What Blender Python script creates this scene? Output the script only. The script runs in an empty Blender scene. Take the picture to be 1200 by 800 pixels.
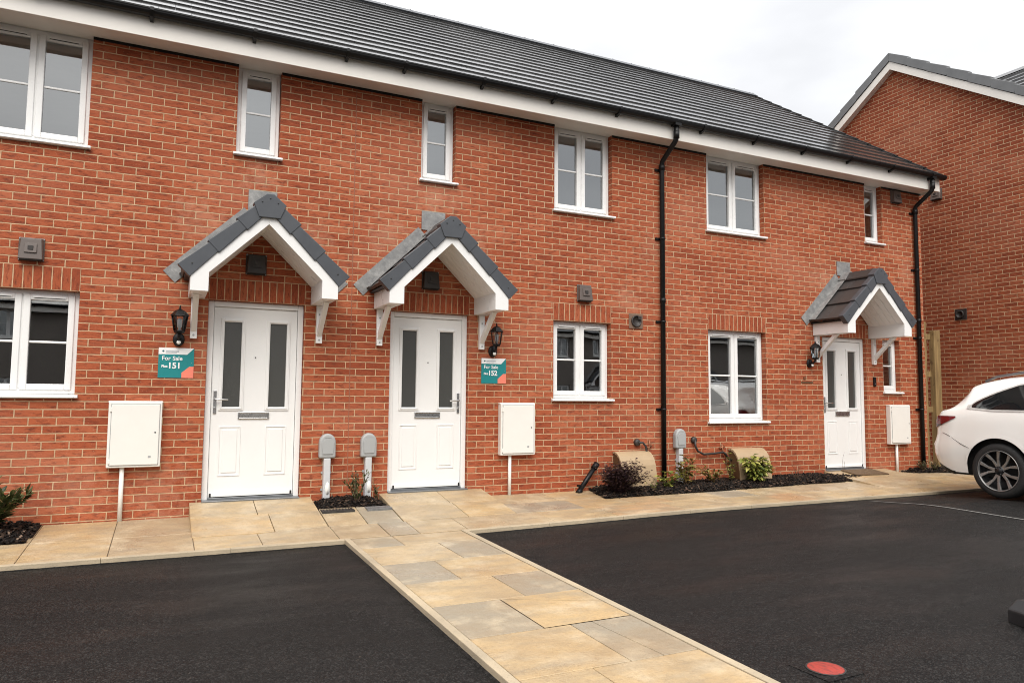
import bpy, math, random
from mathutils import Vector, Matrix
random.seed(7)
R = random.Random(11)
C = bpy.context.scene.collection
rad = math.radians
sin, cos, tan, pi = math.sin, math.cos, math.tan, math.pi

# ------------------------------------------------------------------ helpers
def lerp(a, b, t): return a + (b - a) * t
def clamp(t): return max(0.0, min(1.0, t))
def smooth(t):
    t = clamp(t); return t * t * (3 - 2 * t)

class MB:
    """collects faces; build() links them as ONE mesh object"""
    def __init__(s):
        s.v = []; s.f = []; s.m = []; s.uv = []; s.t = []; s.sm = []
    def face(s, pts, mi=0, uv=None, tone=None, sm=False):
        b = len(s.v); s.v += [tuple(p) for p in pts]
        s.f.append(list(range(b, b + len(pts)))); s.m.append(mi); s.uv.append(uv)
        s.t.append(R.random() if tone is None else tone); s.sm.append(sm)
    def hexa(s, p, mi=0, tone=None):
        """p: 8 points, bottom loop 0-3 then top loop 4-7"""
        b = len(s.v); s.v += [tuple(q) for q in p]
        t = R.random() if tone is None else tone
        for q in ((3, 2, 1, 0), (4, 5, 6, 7), (0, 1, 5, 4), (1, 2, 6, 5), (2, 3, 7, 6), (3, 0, 4, 7)):
            s.f.append([b + k for k in q]); s.m.append(mi); s.uv.append(None); s.t.append(t); s.sm.append(False)
    def box(s, x0, x1, y0, y1, z0, z1, mi=0, tone=None):
        s.hexa([(x0, y0, z0), (x1, y0, z0), (x1, y1, z0), (x0, y1, z0), (x0, y0, z1), (x1, y0, z1), (x1, y1, z1), (x0, y1, z1)], mi, tone)
    def prism_y(s, poly, y0, y1, mi=0, tone=None):
        """poly: (x,z) points, counter-clockwise seen from -y; extruded from y0 (front) to y1"""
        n = len(poly); b = len(s.v)
        s.v += [(x, y0, z) for x, z in poly] + [(x, y1, z) for x, z in poly]
        t = R.random() if tone is None else tone
        fs = [list(range(n)), list(range(2 * n - 1, n - 1, -1))] + [[i, i + n, (i + 1) % n + n, (i + 1) % n] for i in range(n)]
        for q in fs:
            s.f.append([b + k for k in q]); s.m.append(mi); s.uv.append(None); s.t.append(t); s.sm.append(False)
    def prism_x(s, poly, x0, x1, mi=0, tone=None, sm=False):
        """poly: (y,z) points; extruded along x"""
        n = len(poly); b = len(s.v)
        s.v += [(x0, y, z) for y, z in poly] + [(x1, y, z) for y, z in poly]
        t = R.random() if tone is None else tone
        fs = [list(range(n - 1, -1, -1)), list(range(n, 2 * n))] + [[i, (i + 1) % n, (i + 1) % n + n, i + n] for i in range(n)]
        for k, q in enumerate(fs):
            s.f.append([b + j for j in q]); s.m.append(mi); s.uv.append(None); s.t.append(t); s.sm.append(sm and k > 1)
    def tube(s, path, r, n=10, mi=0, cap=True):
        path = [Vector(p) for p in path]; rs = r if isinstance(r, (list, tuple)) else [r] * len(path)
        up = Vector((0, 0, 1)); rings = []; b = len(s.v)
        prev = None
        for i, p in enumerate(path):
            d = (path[min(i + 1, len(path) - 1)] - path[max(i - 1, 0)]).normalized()
            if prev is None:
                a = d.orthogonal().normalized()
            else:
                a = (prev - d * prev.dot(d)).normalized()
            prev = a; c = d.cross(a)
            for k in range(n):
                w = 2 * pi * k / n
                s.v.append(tuple(p + (a * cos(w) + c * sin(w)) * rs[i]))
        t = R.random()
        for i in range(len(path) - 1):
            for k in range(n):
                s.f.append([b + i * n + k, b + i * n + (k + 1) % n, b + (i + 1) * n + (k + 1) % n, b + (i + 1) * n + k])
                s.m.append(mi); s.uv.append(None); s.t.append(t); s.sm.append(True)
        if cap:
            for q in (list(range(b + n - 1, b - 1, -1)), list(range(b + (len(path) - 1) * n, b + len(path) * n))):
                s.f.append(q); s.m.append(mi); s.uv.append(None); s.t.append(t); s.sm.append(False)
    def lathe(s, prof, M=None, n=24, mi=0, sm=True, rot=0.0, cap=True):
        """prof: (radius, height) list about local z; M places it"""
        M = M or Matrix(); b = len(s.v); m = len(prof); t = R.random()
        for r_, h in prof:
            for k in range(n):
                w = 2 * pi * k / n + rot
                s.v.append(tuple(M @ Vector((r_ * cos(w), r_ * sin(w), h))))
        for i in range(m - 1):
            for k in range(n):
                s.f.append([b + i * n + k, b + i * n + (k + 1) % n, b + (i + 1) * n + (k + 1) % n, b + (i + 1) * n + k])
                s.m.append(mi); s.uv.append(None); s.t.append(t); s.sm.append(sm)
        for q, rr in ((list(range(b + n - 1, b - 1, -1)), prof[0][0]), (list(range(b + (m - 1) * n, b + m * n)), prof[-1][0])):
            if rr > 1e-5 and cap:
                s.f.append(q); s.m.append(mi); s.uv.append(None); s.t.append(t); s.sm.append(False)
    def grid(s, P, mi=0, sm=True, flip=False):
        """P[i][j] points, shared vertices"""
        b = len(s.v); n = len(P[0])
        for row in P: s.v += [tuple(q) for q in row]
        t = R.random()
        for i in range(len(P) - 1):
            for j in range(n - 1):
                q = [b + i * n + j, b + i * n + j + 1, b + (i + 1) * n + j + 1, b + (i + 1) * n + j]
                s.f.append(q[::-1] if flip else q); s.m.append(mi); s.uv.append(None); s.t.append(t); s.sm.append(sm)
    def build(s, name, mats, parent=None, O=(0, 0, 0), bevel=0, label=None, seg=2):
        if not isinstance(mats, (list, tuple)): mats = [mats]
        me = bpy.data.meshes.new(name)
        me.from_pydata([(x - O[0], y - O[1], z - O[2]) for x, y, z in s.v], [], s.f)
        for m in mats: me.materials.append(m)
        uvl = me.uv_layers.new(name='UVMap')
        at = me.attributes.new('tone', 'FLOAT', 'FACE')
        for i, p in enumerate(me.polygons):
            p.material_index = s.m[i]; p.use_smooth = s.sm[i]; at.data[i].value = s.t[i]
            u = s.uv[i]
            if u is None:
                n = p.normal; ax = max(range(3), key=lambda k: abs(n[k]) + (0.001 if k == 1 else 0))
                a, b = ((1, 2), (0, 2), (0, 1))[ax]
                for li in p.loop_indices:
                    co = s.v[me.loops[li].vertex_index]; uvl.data[li].uv = (co[a], co[b])
            else:
                for li, c in zip(p.loop_indices, u): uvl.data[li].uv = c
        me.update()
        o = bpy.data.objects.new(name, me); C.objects.link(o)
        if parent is not None: o.parent = parent
        else: o.location = O
        if bevel:
            w = o.modifiers.new('Bevel', 'BEVEL'); w.width = bevel; w.segments = seg; w.limit_method = 'ANGLE'; w.angle_limit = rad(50)
            w.harden_normals = False
        if label: o['label'] = label
        return o

def tag(o, label, cat, group=None, kind=None):
    o['label'] = label; o['category'] = cat
    if group: o['group'] = group
    if kind: o['kind'] = kind
    return o
def thing(name, loc, label, cat, group=None, rz=0):
    o = bpy.data.objects.new(name, None); C.objects.link(o)
    o.location = loc; o.rotation_euler = (0, 0, rz); o.empty_display_size = 0.2
    return tag(o, label, cat, group)
def struct(o):
    o['kind'] = 'structure'; return o
def copy_tree(o, parent=None):
    c = o.copy(); C.objects.link(c)
    if parent is not None: c.parent = parent
    for ch in list(o.children): copy_tree(ch, c)
    return c

# ------------------------------------------------------------------ materials
class NT:
    def __init__(s, name):
        s.mat = bpy.data.materials.new(name); s.mat.use_nodes = True
        s.n = s.mat.node_tree.nodes; s.l = s.mat.node_tree.links
        s.b = s.n['Principled BSDF']; s.out = s.n['Material Output']
    def add(s, t, **kw):
        x = s.n.new(t)
        for k, v in kw.items():
            if hasattr(x, k) and k not in x.inputs: setattr(x, k, v)
            else: x.inputs[k].default_value = v
        return x
    def link(s, a, b): s.l.new(a, b)
    def uv(s): return s.add('ShaderNodeTexCoord').outputs['UV']
    def obj(s): return s.add('ShaderNodeTexCoord').outputs['Object']
    def noise(s, scale, vec=None, detail=4, rough=0.6):
        x = s.add('ShaderNodeTexNoise'); x.inputs['Scale'].default_value = scale
        x.inputs['Detail'].default_value = detail; x.inputs['Roughness'].default_value = rough
        if vec is not None: s.link(vec, x.inputs['Vector'])
        return x.outputs['Fac']
    def ramp(s, fac, stops, interp='LINEAR'):
        x = s.add('ShaderNodeValToRGB'); cr = x.color_ramp; cr.interpolation = interp
        while len(cr.elements) < len(stops): cr.elements.new(0.5)
        for e, (p, c) in zip(cr.elements, stops):
            e.position = p; e.color = c if len(c) == 4 else (*c, 1)
        s.link(fac, x.inputs['Fac']); return x.outputs['Color']
    def mix(s, fac, a, b, mode='MIX'):
        x = s.add('ShaderNodeMix'); x.data_type = 'RGBA'; x.blend_type = mode
        for sock, val in ((x.inputs['Factor'], fac), (x.inputs[6], a), (x.inputs[7], b)):
            if hasattr(val, 'is_output'): s.link(val, sock)
            elif isinstance(val, (int, float)): sock.default_value = val
            else: sock.default_value = (*val, 1) if len(val) == 3 else val
        return x.outputs[2]
    def math(s, op, a, b=None):
        x = s.add('ShaderNodeMath'); x.operation = op
        for i, val in enumerate((a, b)):
            if val is None: continue
            if hasattr(val, 'is_output'): s.link(val, x.inputs[i])
            else: x.inputs[i].default_value = val
        return x.outputs[0]
    def mapping(s, vec, scale=(1, 1, 1), loc=(0, 0, 0)):
        x = s.add('ShaderNodeMapping'); s.link(vec, x.inputs['Vector'])
        x.inputs['Scale'].default_value = scale; x.inputs['Location'].default_value = loc
        return x.outputs['Vector']
    def bump(s, h, strength=0.3, dist=0.01):
        x = s.add('ShaderNodeBump'); x.inputs['Strength'].default_value = strength; x.inputs['Distance'].default_value = dist
        s.link(h, x.inputs['Height']); s.link(x.outputs['Normal'], s.b.inputs['Normal'])
    def set(s, **kw):
        for k, v in kw.items():
            k = k.replace('_', ' ')
            if hasattr(v, 'is_output'): s.link(v, s.b.inputs[k])
            elif isinstance(v, tuple) and len(v) == 3: s.b.inputs[k].default_value = (*v, 1)
            else: s.b.inputs[k].default_value = v
        return s.mat

def plain(name, col, rough=0.5, metal=0.0, var=0.12, scale=6.0, bump=0.0, spec=0.5, bscale=60):
    m = NT(name); f = m.noise(scale, m.obj(), 5)
    lo = tuple(c * (1 - var) for c in col); hi = tuple(min(1, c * (1 + var)) for c in col)
    col_ = m.ramp(f, [(0.3, lo), (0.7, hi)])
    if bump: m.bump(m.noise(bscale, m.obj(), 4), bump, 0.01)
    rr = m.ramp(m.noise(scale * 2.3, m.obj(), 4), [(0.3, (rough * 0.85,) * 3), (0.7, (min(1, rough * 1.15),) * 3)])
    return m.set(Base_Color=col_, Roughness=rr, Metallic=metal, Specular_IOR_Level=spec)

BLOOM, DAMP = (0.60, 0.32, 0.21), (0.20, 0.042, 0.02)
# lime bloom beside the lead flashings and pipe clips, darker damp brick low down
STAINS = [(0.25, 2.95, 0.40, 0.6, BLOOM), (0.85, 3.45, 0.35, 0.6, BLOOM), (1.45, 2.85, 0.35, 0.5, BLOOM), (2.25, 2.95, 0.40, 0.6, BLOOM), (3.35, 2.95, 0.35, 0.5, BLOOM), (2.80, 3.45, 0.35, 0.6, BLOOM),
          (5.55, 2.40, 0.40, 0.5, BLOOM), (5.95, 3.2, 0.45, 0.4, BLOOM), (9.2, 2.95, 0.40, 0.5, BLOOM), (11.1, 3.25, 0.40, 0.5, BLOOM), (0.0, 0.2, 0.55, 0.5, BLOOM), (-0.7, 0.25, 0.5, 0.4, BLOOM),
          (5.35, 1.1, 0.45, 0.5, DAMP), (5.0, 3.2, 0.6, 0.4, DAMP), (-0.5, 1.0, 0.7, 0.35, DAMP), (1.85, 1.2, 0.8, 0.35, DAMP), (8.4, 0.4, 0.6, 0.4, DAMP), (4.0, 0.0, 0.5, 0.5, DAMP), (8.6, 4.2, 0.8, 0.3, DAMP)]
def brick_mat(name, tint=1.0, sold=False):
    m = NT(name); uv = m.uv(); uv0 = uv
    if sold:
        sx = m.add('ShaderNodeSeparateXYZ'); m.link(uv, sx.inputs[0]); cx = m.add('ShaderNodeCombineXYZ')
        m.link(sx.outputs['Y'], cx.inputs['X']); m.link(sx.outputs['X'], cx.inputs['Y']); uv = cx.outputs[0]
    # small wobble so that no course is ruler straight
    nz = m.add('ShaderNodeTexNoise'); nz.inputs['Scale'].default_value = 9; m.link(uv0, nz.inputs['Vector'])
    sb = m.add('ShaderNodeVectorMath', operation='SUBTRACT'); m.link(nz.outputs['Color'], sb.inputs[0]); sb.inputs[1].default_value = (0.5, 0.5, 0.5)
    sc = m.add('ShaderNodeVectorMath', operation='SCALE'); m.link(sb.outputs[0], sc.inputs[0]); sc.inputs['Scale'].default_value = 0.006
    ad = m.add('ShaderNodeVectorMath', operation='ADD'); m.link(uv, ad.inputs[0]); m.link(sc.outputs[0], ad.inputs[1])
    def bt(vec, ms, smo):
        b = m.add('ShaderNodeTexBrick'); m.link(vec, b.inputs['Vector'])
        b.offset = 0.0 if sold else 0.5; b.squash = 1.0
        b.inputs['Scale'].default_value = 1.0; b.inputs['Brick Width'].default_value = 0.225; b.inputs['Row Height'].default_value = 0.075
        b.inputs['Mortar Size'].default_value = ms; b.inputs['Mortar Smooth'].default_value = smo
        b.inputs['Color1'].default_value = (0, 0, 0, 1); b.inputs['Color2'].default_value = (1, 1, 1, 1); b.inputs['Mortar'].default_value = (0.5, 0.5, 0.5, 1)
        return b
    b = bt(ad.outputs[0], 0.0056, 0.25)
    t = tint
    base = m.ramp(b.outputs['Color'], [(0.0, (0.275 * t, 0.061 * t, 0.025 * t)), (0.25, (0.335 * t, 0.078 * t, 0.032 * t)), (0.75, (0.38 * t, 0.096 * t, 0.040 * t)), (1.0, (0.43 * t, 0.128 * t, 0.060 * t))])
    # drag marks in each face, dark creases
    mr = m.add('ShaderNodeMapping'); m.link(uv, mr.inputs['Vector']); mr.inputs['Rotation'].default_value = (0, 0, 0.35); mr.inputs['Scale'].default_value = (10, 38, 1)
    fine = m.noise(1.0, mr.outputs[0], 6, 0.68)
    base = m.mix(m.ramp(fine, [(0.34, (1.0,) * 3), (0.50, (0,) * 3)]), base, (0.15 * t, 0.036 * t, 0.018 * t))
    base = m.mix(m.ramp(fine, [(0.58, (0,) * 3), (0.75, (0.6,) * 3)]), base, (0.50 * t, 0.17 * t, 0.085 * t))
    base = m.mix(m.ramp(m.noise(75, uv0, 4, 0.75), [(0.60, (0,) * 3), (0.72, (0.7,) * 3)]), base, (0.62 * t, 0.36 * t, 0.23 * t))
    # weather: broad light bloom and darker damp areas
    big = m.noise(0.55, m.mapping(uv0, (1, 1.6, 1)), 5, 0.55)
    base = m.mix(m.ramp(big, [(0.48, (0,) * 3), (0.70, (0.42,) * 3)]), base, (0.47 * t, 0.185 * t, 0.115 * t))
    base = m.mix(m.ramp(big, [(0.28, (0.5,) * 3), (0.48, (0,) * 3)]), base, (0.21 * t, 0.042 * t, 0.021 * t))
    geo = m.add('ShaderNodeNewGeometry'); pos = geo.outputs['Position']; sp = m.add('ShaderNodeSeparateXYZ'); m.link(pos, sp.inputs[0])
    flat = m.add('ShaderNodeCombineXYZ'); m.link(sp.outputs['X'], flat.inputs['X']); m.link(sp.outputs['Z'], flat.inputs['Y'])
    rag = m.noise(7.0, uv0, 6, 0.75)
    for (sx, sz, rr_, fc, col_) in (STAINS if not sold else ()):
        ds = m.add('ShaderNodeVectorMath', operation='DISTANCE'); m.link(flat.outputs[0], ds.inputs[0]); ds.inputs[1].default_value = (sx, sz, 0)
        g_ = m.math('SUBTRACT', 1.0, m.math('DIVIDE', ds.outputs['Value'], rr_))
        g_ = m.math('ADD', g_, m.math('MULTIPLY', m.math('SUBTRACT', rag, 0.5), 3.2))
        base = m.mix(m.ramp(g_, [(0.35, (0,) * 3), (0.9, (fc * 0.45,) * 3)]), base, tuple(c * t for c in col_))
    mort = m.ramp(m.noise(14, uv0, 4), [(0.3, (0.44, 0.285, 0.165)), (0.7, (0.62, 0.43, 0.27))])
    col = m.mix(b.outputs['Fac'], base, mort)
    sep = m.add('ShaderNodeSeparateXYZ'); m.link(m.obj(), sep.inputs[0])
    hgt = m.math('SUBTRACT', 1.0, m.math('MULTIPLY', b.outputs['Fac'], 1.0))
    h = m.math('ADD', m.math('MULTIPLY', hgt, 1.0), m.math('MULTIPLY', fine, 0.55))
    m.bump(h, 0.8, 0.009)
    return m.set(Base_Color=col, Roughness=0.85, Specular_IOR_Level=0.25)

def glass_mat(name, ior=2.1, tint=(0.93, 0.96, 0.95), wob=0.0):
    m = NT(name); m.n.remove(m.b)
    fr = m.add('ShaderNodeFresnel'); fr.inputs['IOR'].default_value = ior
    tr = m.add('ShaderNodeBsdfTransparent'); tr.inputs['Color'].default_value = (*tint, 1)
    gl = m.add('ShaderNodeBsdfGlossy'); gl.inputs['Roughness'].default_value = 0.004; gl.inputs['Color'].default_value = (0.93, 0.96, 0.97, 1)
    bp = m.add('ShaderNodeBump'); bp.inputs['Strength'].default_value = 0.05; bp.inputs['Distance'].default_value = 0.02
    m.link(m.noise(2.2, m.obj(), 1), bp.inputs['Height']); m.link(bp.outputs[0], gl.inputs['Normal'])
    mx = m.add('ShaderNodeMixShader'); m.link(fr.outputs[0], mx.inputs[0]); m.link(tr.outputs[0], mx.inputs[1]); m.link(gl.outputs[0], mx.inputs[2])
    m.link(mx.outputs[0], m.out.inputs['Surface']); return m.mat

BRICK = brick_mat('red_brick'); BRICK_D = brick_mat('shaded_dark_brick', 0.80); SOLD = brick_mat('soldier_brick', 1.0, True)  # gable tint: darker brick plus shade between the houses put into the colour
UPVC = plain('white_upvc', (0.80, 0.80, 0.79), 0.3, var=0.02, scale=3)
DOORW = plain('white_door_skin', (0.80, 0.80, 0.79), 0.35, var=0.02, scale=3, bump=0.03, bscale=90)
FASC = plain('off_white_fascia', (0.76, 0.73, 0.68), 0.4, var=0.04, scale=2.0)
BLACK = plain('black_plastic', (0.007, 0.007, 0.0075), 0.42, var=0.2, spec=0.3)
DARKGAP = plain('dark_gap', (0.01, 0.009, 0.008), 0.9)
GLASS = glass_mat('window_glass', 3.3); 
FROST = NT('frosted_glass')
FROST.bump(FROST.noise(1.0, FROST.mapping(FROST.uv(), (60, 260, 1)), 3), 0.25, 0.004)
FROST = FROST.set(Base_Color=(0.06, 0.061, 0.057), Roughness=0.06, Specular_IOR_Level=0.9)
LEAD = NT('lead_sheet'); _v = LEAD.obj()
LEAD.bump(LEAD.noise(18, _v, 4), 0.5, 0.01)
LEAD = LEAD.set(Base_Color=LEAD.ramp(LEAD.noise(9, _v, 6, 0.7), [(0.3, (0.16, 0.16, 0.165)), (0.55, (0.26, 0.26, 0.255)), (0.75, (0.42, 0.41, 0.40))]), Roughness=0.6, Metallic=0.15)
VERGE = plain('slate_grey_verge_cap', (0.062, 0.068, 0.078), 0.45, var=0.12, scale=5)
VERGE_L = plain('light_grey_verge_cap', (0.155, 0.16, 0.165), 0.5, var=0.12, scale=4)
PINK = plain('old_screw', (0.02, 0.02, 0.02), 0.5)
def tile_mat(name, c0, c1, rough):
    m = NT(name); at = m.add('ShaderNodeAttribute', attribute_name='tone')
    c = m.ramp(at.outputs['Fac'], [(0.0, c0), (1.0, c1)])
    n = m.noise(30, m.obj(), 5)
    c = m.mix(0.35, c, m.ramp(n, [(0.3, c0), (0.7, c1)]))
    m.bump(m.noise(55, m.obj(), 4), 0.05, 0.004)
    r = m.ramp(m.noise(3.0, m.obj(), 4), [(0.3, (rough * 0.8,) * 3), (0.7, (rough * 1.2,) * 3)])
    return m.set(Base_Color=c, Roughness=r, Specular_IOR_Level=0.55)
TILE = tile_mat('grey_roof_tile', (0.040, 0.040, 0.041), (0.055, 0.054, 0.053), 0.13)
CTILE = tile_mat('dark_canopy_tile', (0.032, 0.030, 0.030), (0.052, 0.048, 0.046), 0.42)
GREYP = plain('grey_abs_plastic', (0.36, 0.37, 0.37), 0.45, var=0.04)
GREYL = plain('pale_grey_conduit', (0.55, 0.56, 0.57), 0.4, var=0.05)
METERW = plain('warm_white_grp', (0.78, 0.765, 0.72), 0.4, var=0.02)
BEIGE = plain('beige_grp', (0.40, 0.29, 0.175), 0.5, var=0.06)
BROWNB = plain('dark_brown_grp', (0.10, 0.055, 0.025), 0.5, var=0.15)
VENTB = plain('brown_vent_plastic', (0.105, 0.082, 0.072), 0.45, var=0.1)
VENTD = plain('dark_vent_plastic', (0.03, 0.025, 0.023), 0.5, var=0.1)
DUCTB = plain('tan_duct_plate', (0.18, 0.11, 0.075), 0.5, var=0.1)
CHROME = plain('brushed_chrome', (0.55, 0.55, 0.55), 0.28, 1.0, var=0.05)
ALU = plain('grey_aluminium', (0.25, 0.26, 0.27), 0.35, 0.8, var=0.08)
COPPER = plain('old_copper', (0.30, 0.13, 0.07), 0.5, 0.6, var=0.3, scale=30)
TEAL = plain('teal_sign_board', (0.010, 0.215, 0.225), 0.4, var=0.03)
CORAL = plain('coral_print', (0.80, 0.22, 0.15), 0.45, var=0.03)
SIGNW = plain('white_print', (0.82, 0.82, 0.82), 0.45, var=0.02)
SIGNG = plain('grey_print', (0.34, 0.37, 0.40), 0.5, var=0.02)
SIGND = plain('dark_teal_print', (0.02, 0.12, 0.14), 0.5, var=0.02)
PAPER = plain('white_sticker', (0.85, 0.84, 0.80), 0.6, var=0.03)
LAMPGL = glass_mat('lantern_glass', 1.5, (0.85, 0.87, 0.88))
BULB = plain('white_lamp_core', (0.85, 0.85, 0.85), 0.4, var=0.02)
WOOD = NT('tanalised_timber'); _v = WOOD.mapping(WOOD.obj(), (14, 14, 1.1))
WOOD.bump(WOOD.noise(2.0, _v, 5), 0.3, 0.01)
WOOD = WOOD.set(Base_Color=WOOD.mix(WOOD.ramp(WOOD.noise(3.5, WOOD.mapping(WOOD.obj(), (3, 3, 2)), 3), [(0.62, (0,) * 3), (0.70, (0.7,) * 3)]), WOOD.ramp(WOOD.noise(1.6, _v, 6, 0.7), [(0.3, (0.14, 0.088, 0.038)), (0.55, (0.27, 0.18, 0.075)), (0.75, (0.40, 0.28, 0.125))]), (0.12, 0.06, 0.025)), Roughness=0.75)
FARB = plain('dark_grey_brick', (0.20, 0.175, 0.155), 0.85, var=0.2, scale=8)
MAT_COIR = plain('brown_coir', (0.13, 0.08, 0.042), 0.95, var=0.3, scale=40, bump=0.8, bscale=200)
RUBBER = plain('black_rubber', (0.011, 0.011, 0.012), 0.55, var=0.3, bump=0.15, bscale=40)
INWALL = plain('pale_plaster', (0.62, 0.60, 0.56), 0.9, var=0.03)
INFLOOR = plain('grey_screed', (0.22, 0.20, 0.18), 0.8, var=0.1)

def slab_mat(name):
    m = NT(name); at = m.add('ShaderNodeAttribute', attribute_name='tone'); o = m.obj()
    c = m.ramp(at.outputs['Fac'], [(0.0, (0.28, 0.245, 0.19)), (0.22, (0.33, 0.285, 0.21)), (0.30, (0.39, 0.30, 0.19)), (0.6, (0.46, 0.345, 0.20)), (0.85, (0.49, 0.345, 0.175)), (1.0, (0.49, 0.305, 0.165))])
    f = m.noise(1.0, m.mapping(o, (2.6, 6.5, 2)), 6, 0.6)
    c = m.mix(m.ramp(f, [(0.42, (0,) * 3), (0.68, (0.8,) * 3)]), c, (0.30, 0.245, 0.17))
    c = m.mix(m.ramp(m.noise(3.2, o, 4), [(0.50, (0,) * 3), (0.70, (0.65,) * 3)]), c, (0.60, 0.50, 0.345))
    c = m.mix(m.ramp(m.noise(38, o, 5, 0.7), [(0.50, (0,) * 3), (0.72, (0.5,) * 3)]), c, (0.25, 0.19, 0.12))
    c = m.mix(m.ramp(m.noise(0.9, m.mapping(o, (1, 1, 1), (3.1, 7.7, 0)), 5), [(0.48, (0,) * 3), (0.66, (0.4,) * 3)]), c, (0.33, 0.22, 0.115))
    c = m.mix(m.ramp(m.noise(160, o, 3, 0.7), [(0.55, (0,) * 3), (0.75, (0.35,) * 3)]), c, (0.24, 0.17, 0.10))
    m.bump(m.math('ADD', m.noise(9, o, 5), m.math('MULTIPLY', m.noise(80, o, 4), 0.45)), 0.55, 0.014)
    r = m.ramp(m.noise(2.0, o, 4), [(0.35, (0.26,) * 3), (0.65, (0.60,) * 3)])
    return m.set(Base_Color=c, Roughness=r, Specular_IOR_Level=0.5)
SLAB = slab_mat('indian_sandstone')
EDGE = NT('concrete_edging'); _v = EDGE.obj()
EDGE.bump(EDGE.noise(70, _v, 4), 0.3, 0.006)
EDGE = EDGE.set(Base_Color=EDGE.mix(EDGE.ramp(EDGE.noise(120, _v, 3), [(0.55, (0,) * 3), (0.7, (0.5,) * 3)]), EDGE.ramp(EDGE.noise(2.5, _v, 5), [(0.3, (0.33, 0.275, 0.195)), (0.7, (0.48, 0.39, 0.265))]), (0.18, 0.155, 0.12)), Roughness=0.75)
JOINT = plain('sand_joint', (0.15, 0.11, 0.07), 0.95, var=0.2, scale=20)
ASPH = NT('fresh_asphalt'); _v = ASPH.obj()
_a = ASPH.noise(210, _v, 3, 0.75); _b = ASPH.noise(0.55, ASPH.mapping(_v, (1, 1.6, 1)), 5); _c = ASPH.noise(60, _v, 3)
_vo = ASPH.add('ShaderNodeTexVoronoi'); _vo.inputs['Scale'].default_value = 120; ASPH.link(_v, _vo.inputs['Vector'])
_col = ASPH.ramp(_b, [(0.3, (0.0025, 0.0025, 0.0027)), (0.7, (0.0075, 0.0072, 0.0071))])
_col = ASPH.mix(ASPH.ramp(_vo.outputs['Color'], [(0.55, (0,) * 3), (0.98, (0.9,) * 3)]), _col, (0.048, 0.046, 0.044))
_col = ASPH.mix(ASPH.ramp(ASPH.noise(34, _v, 4, 0.8), [(0.45, (0,) * 3), (0.75, (0.6,) * 3)]), _col, (0.017, 0.0165, 0.016))
_d = ASPH.noise(1.7, ASPH.mapping(_v, (0.5, 1.4, 1), (4, 9, 0)), 6, 0.6)
_col = ASPH.mix(ASPH.ramp(_d, [(0.55, (0,) * 3), (0.68, (0.55,) * 3)]), _col, (0.014, 0.0122, 0.011))
_col = ASPH.mix(ASPH.ramp(ASPH.noise(46, _v, 2), [(0.735, (0,) * 3), (0.76, (0.7,) * 3)]), _col, (0.16, 0.13, 0.10))
ASPH.bump(ASPH.math('ADD', ASPH.math('MULTIPLY', _vo.outputs['Distance'], -1.2), ASPH.math('ADD', ASPH.math('MULTIPLY', _a, 0.7), ASPH.math('MULTIPLY', _c, 0.8))), 0.85, 0.006)
ASPH = ASPH.set(Base_Color=_col, Roughness=ASPH.ramp(_d, [(0.36, (0.42,) * 3), (0.6, (0.66,) * 3)]), Specular_IOR_Level=0.16)
DIRT = plain('bare_earth', (0.14, 0.11, 0.075), 0.95, var=0.3, scale=0.8)
MULCH = NT('bark_mulch'); _at = MULCH.add('ShaderNodeAttribute', attribute_name='tone')
MULCH = MULCH.set(Base_Color=MULCH.ramp(_at.outputs['Fac'], [(0.0, (0.005, 0.004, 0.0035)), (0.65, (0.013, 0.009, 0.007)), (0.88, (0.04, 0.025, 0.017)), (0.97, (0.09, 0.055, 0.038)), (1.0, (0.2, 0.14, 0.10))]), Roughness=0.65, Specular_IOR_Level=0.2)
WLINE = plain('worn_white_road_paint', (0.13, 0.127, 0.12), 0.7, var=0.5, scale=40)
REDP = NT('worn_red_paint'); _v = REDP.obj()
REDP.bump(REDP.noise(60, _v, 3), 0.4, 0.005)
REDP = REDP.set(Base_Color=REDP.mix(REDP.ramp(REDP.noise(1.0, REDP.mapping(_v, (60, 14, 1)), 5, 0.7), [(0.38, (0.9,) * 3), (0.52, (0,) * 3)]), (0.34, 0.036, 0.023), (0.11, 0.024, 0.02)), Roughness=0.6)
IRON = plain('cast_iron', (0.035, 0.032, 0.03), 0.6, 0.2, var=0.3, scale=20, bump=0.2)

def leaf_mat(name, stops, rough=0.45):
    m = NT(name); at = m.add('ShaderNodeAttribute', attribute_name='tone')
    c = m.ramp(at.outputs['Fac'], stops)
    m.set(Base_Color=c, Roughness=rough)
    tl = m.add('ShaderNodeBsdfTranslucent'); m.link(c, tl.inputs['Color'])
    mx = m.add('ShaderNodeMixShader'); mx.inputs[0].default_value = 0.22
    m.link(m.b.outputs[0], mx.inputs[1]); m.link(tl.outputs[0], mx.inputs[2]); m.link(mx.outputs[0], m.out.inputs['Surface'])
    return m.mat
L_PURPLE = leaf_mat('purple_leaf', [(0, (0.012, 0.006, 0.008)), (0.6, (0.035, 0.016, 0.020)), (0.85, (0.085, 0.045, 0.048)), (1, (0.16, 0.10, 0.09))])
L_OLIVE = leaf_mat('olive_leaf', [(0, (0.018, 0.026, 0.008)), (0.5, (0.06, 0.078, 0.024)), (0.9, (0.15, 0.165, 0.06)), (1, (0.22, 0.22, 0.10))])
L_AUC = leaf_mat('yellow_green_leaf', [(0, (0.045, 0.075, 0.018)), (0.4, (0.16, 0.20, 0.035)), (0.75, (0.34, 0.35, 0.07)), (1, (0.52, 0.48, 0.14))])
L_YEL = leaf_mat('mixed_yellow_leaf', [(0, (0.10, 0.055, 0.018)), (0.3, (0.14, 0.13, 0.035)), (0.7, (0.28, 0.24, 0.06)), (1, (0.38, 0.20, 0.07))])
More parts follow.
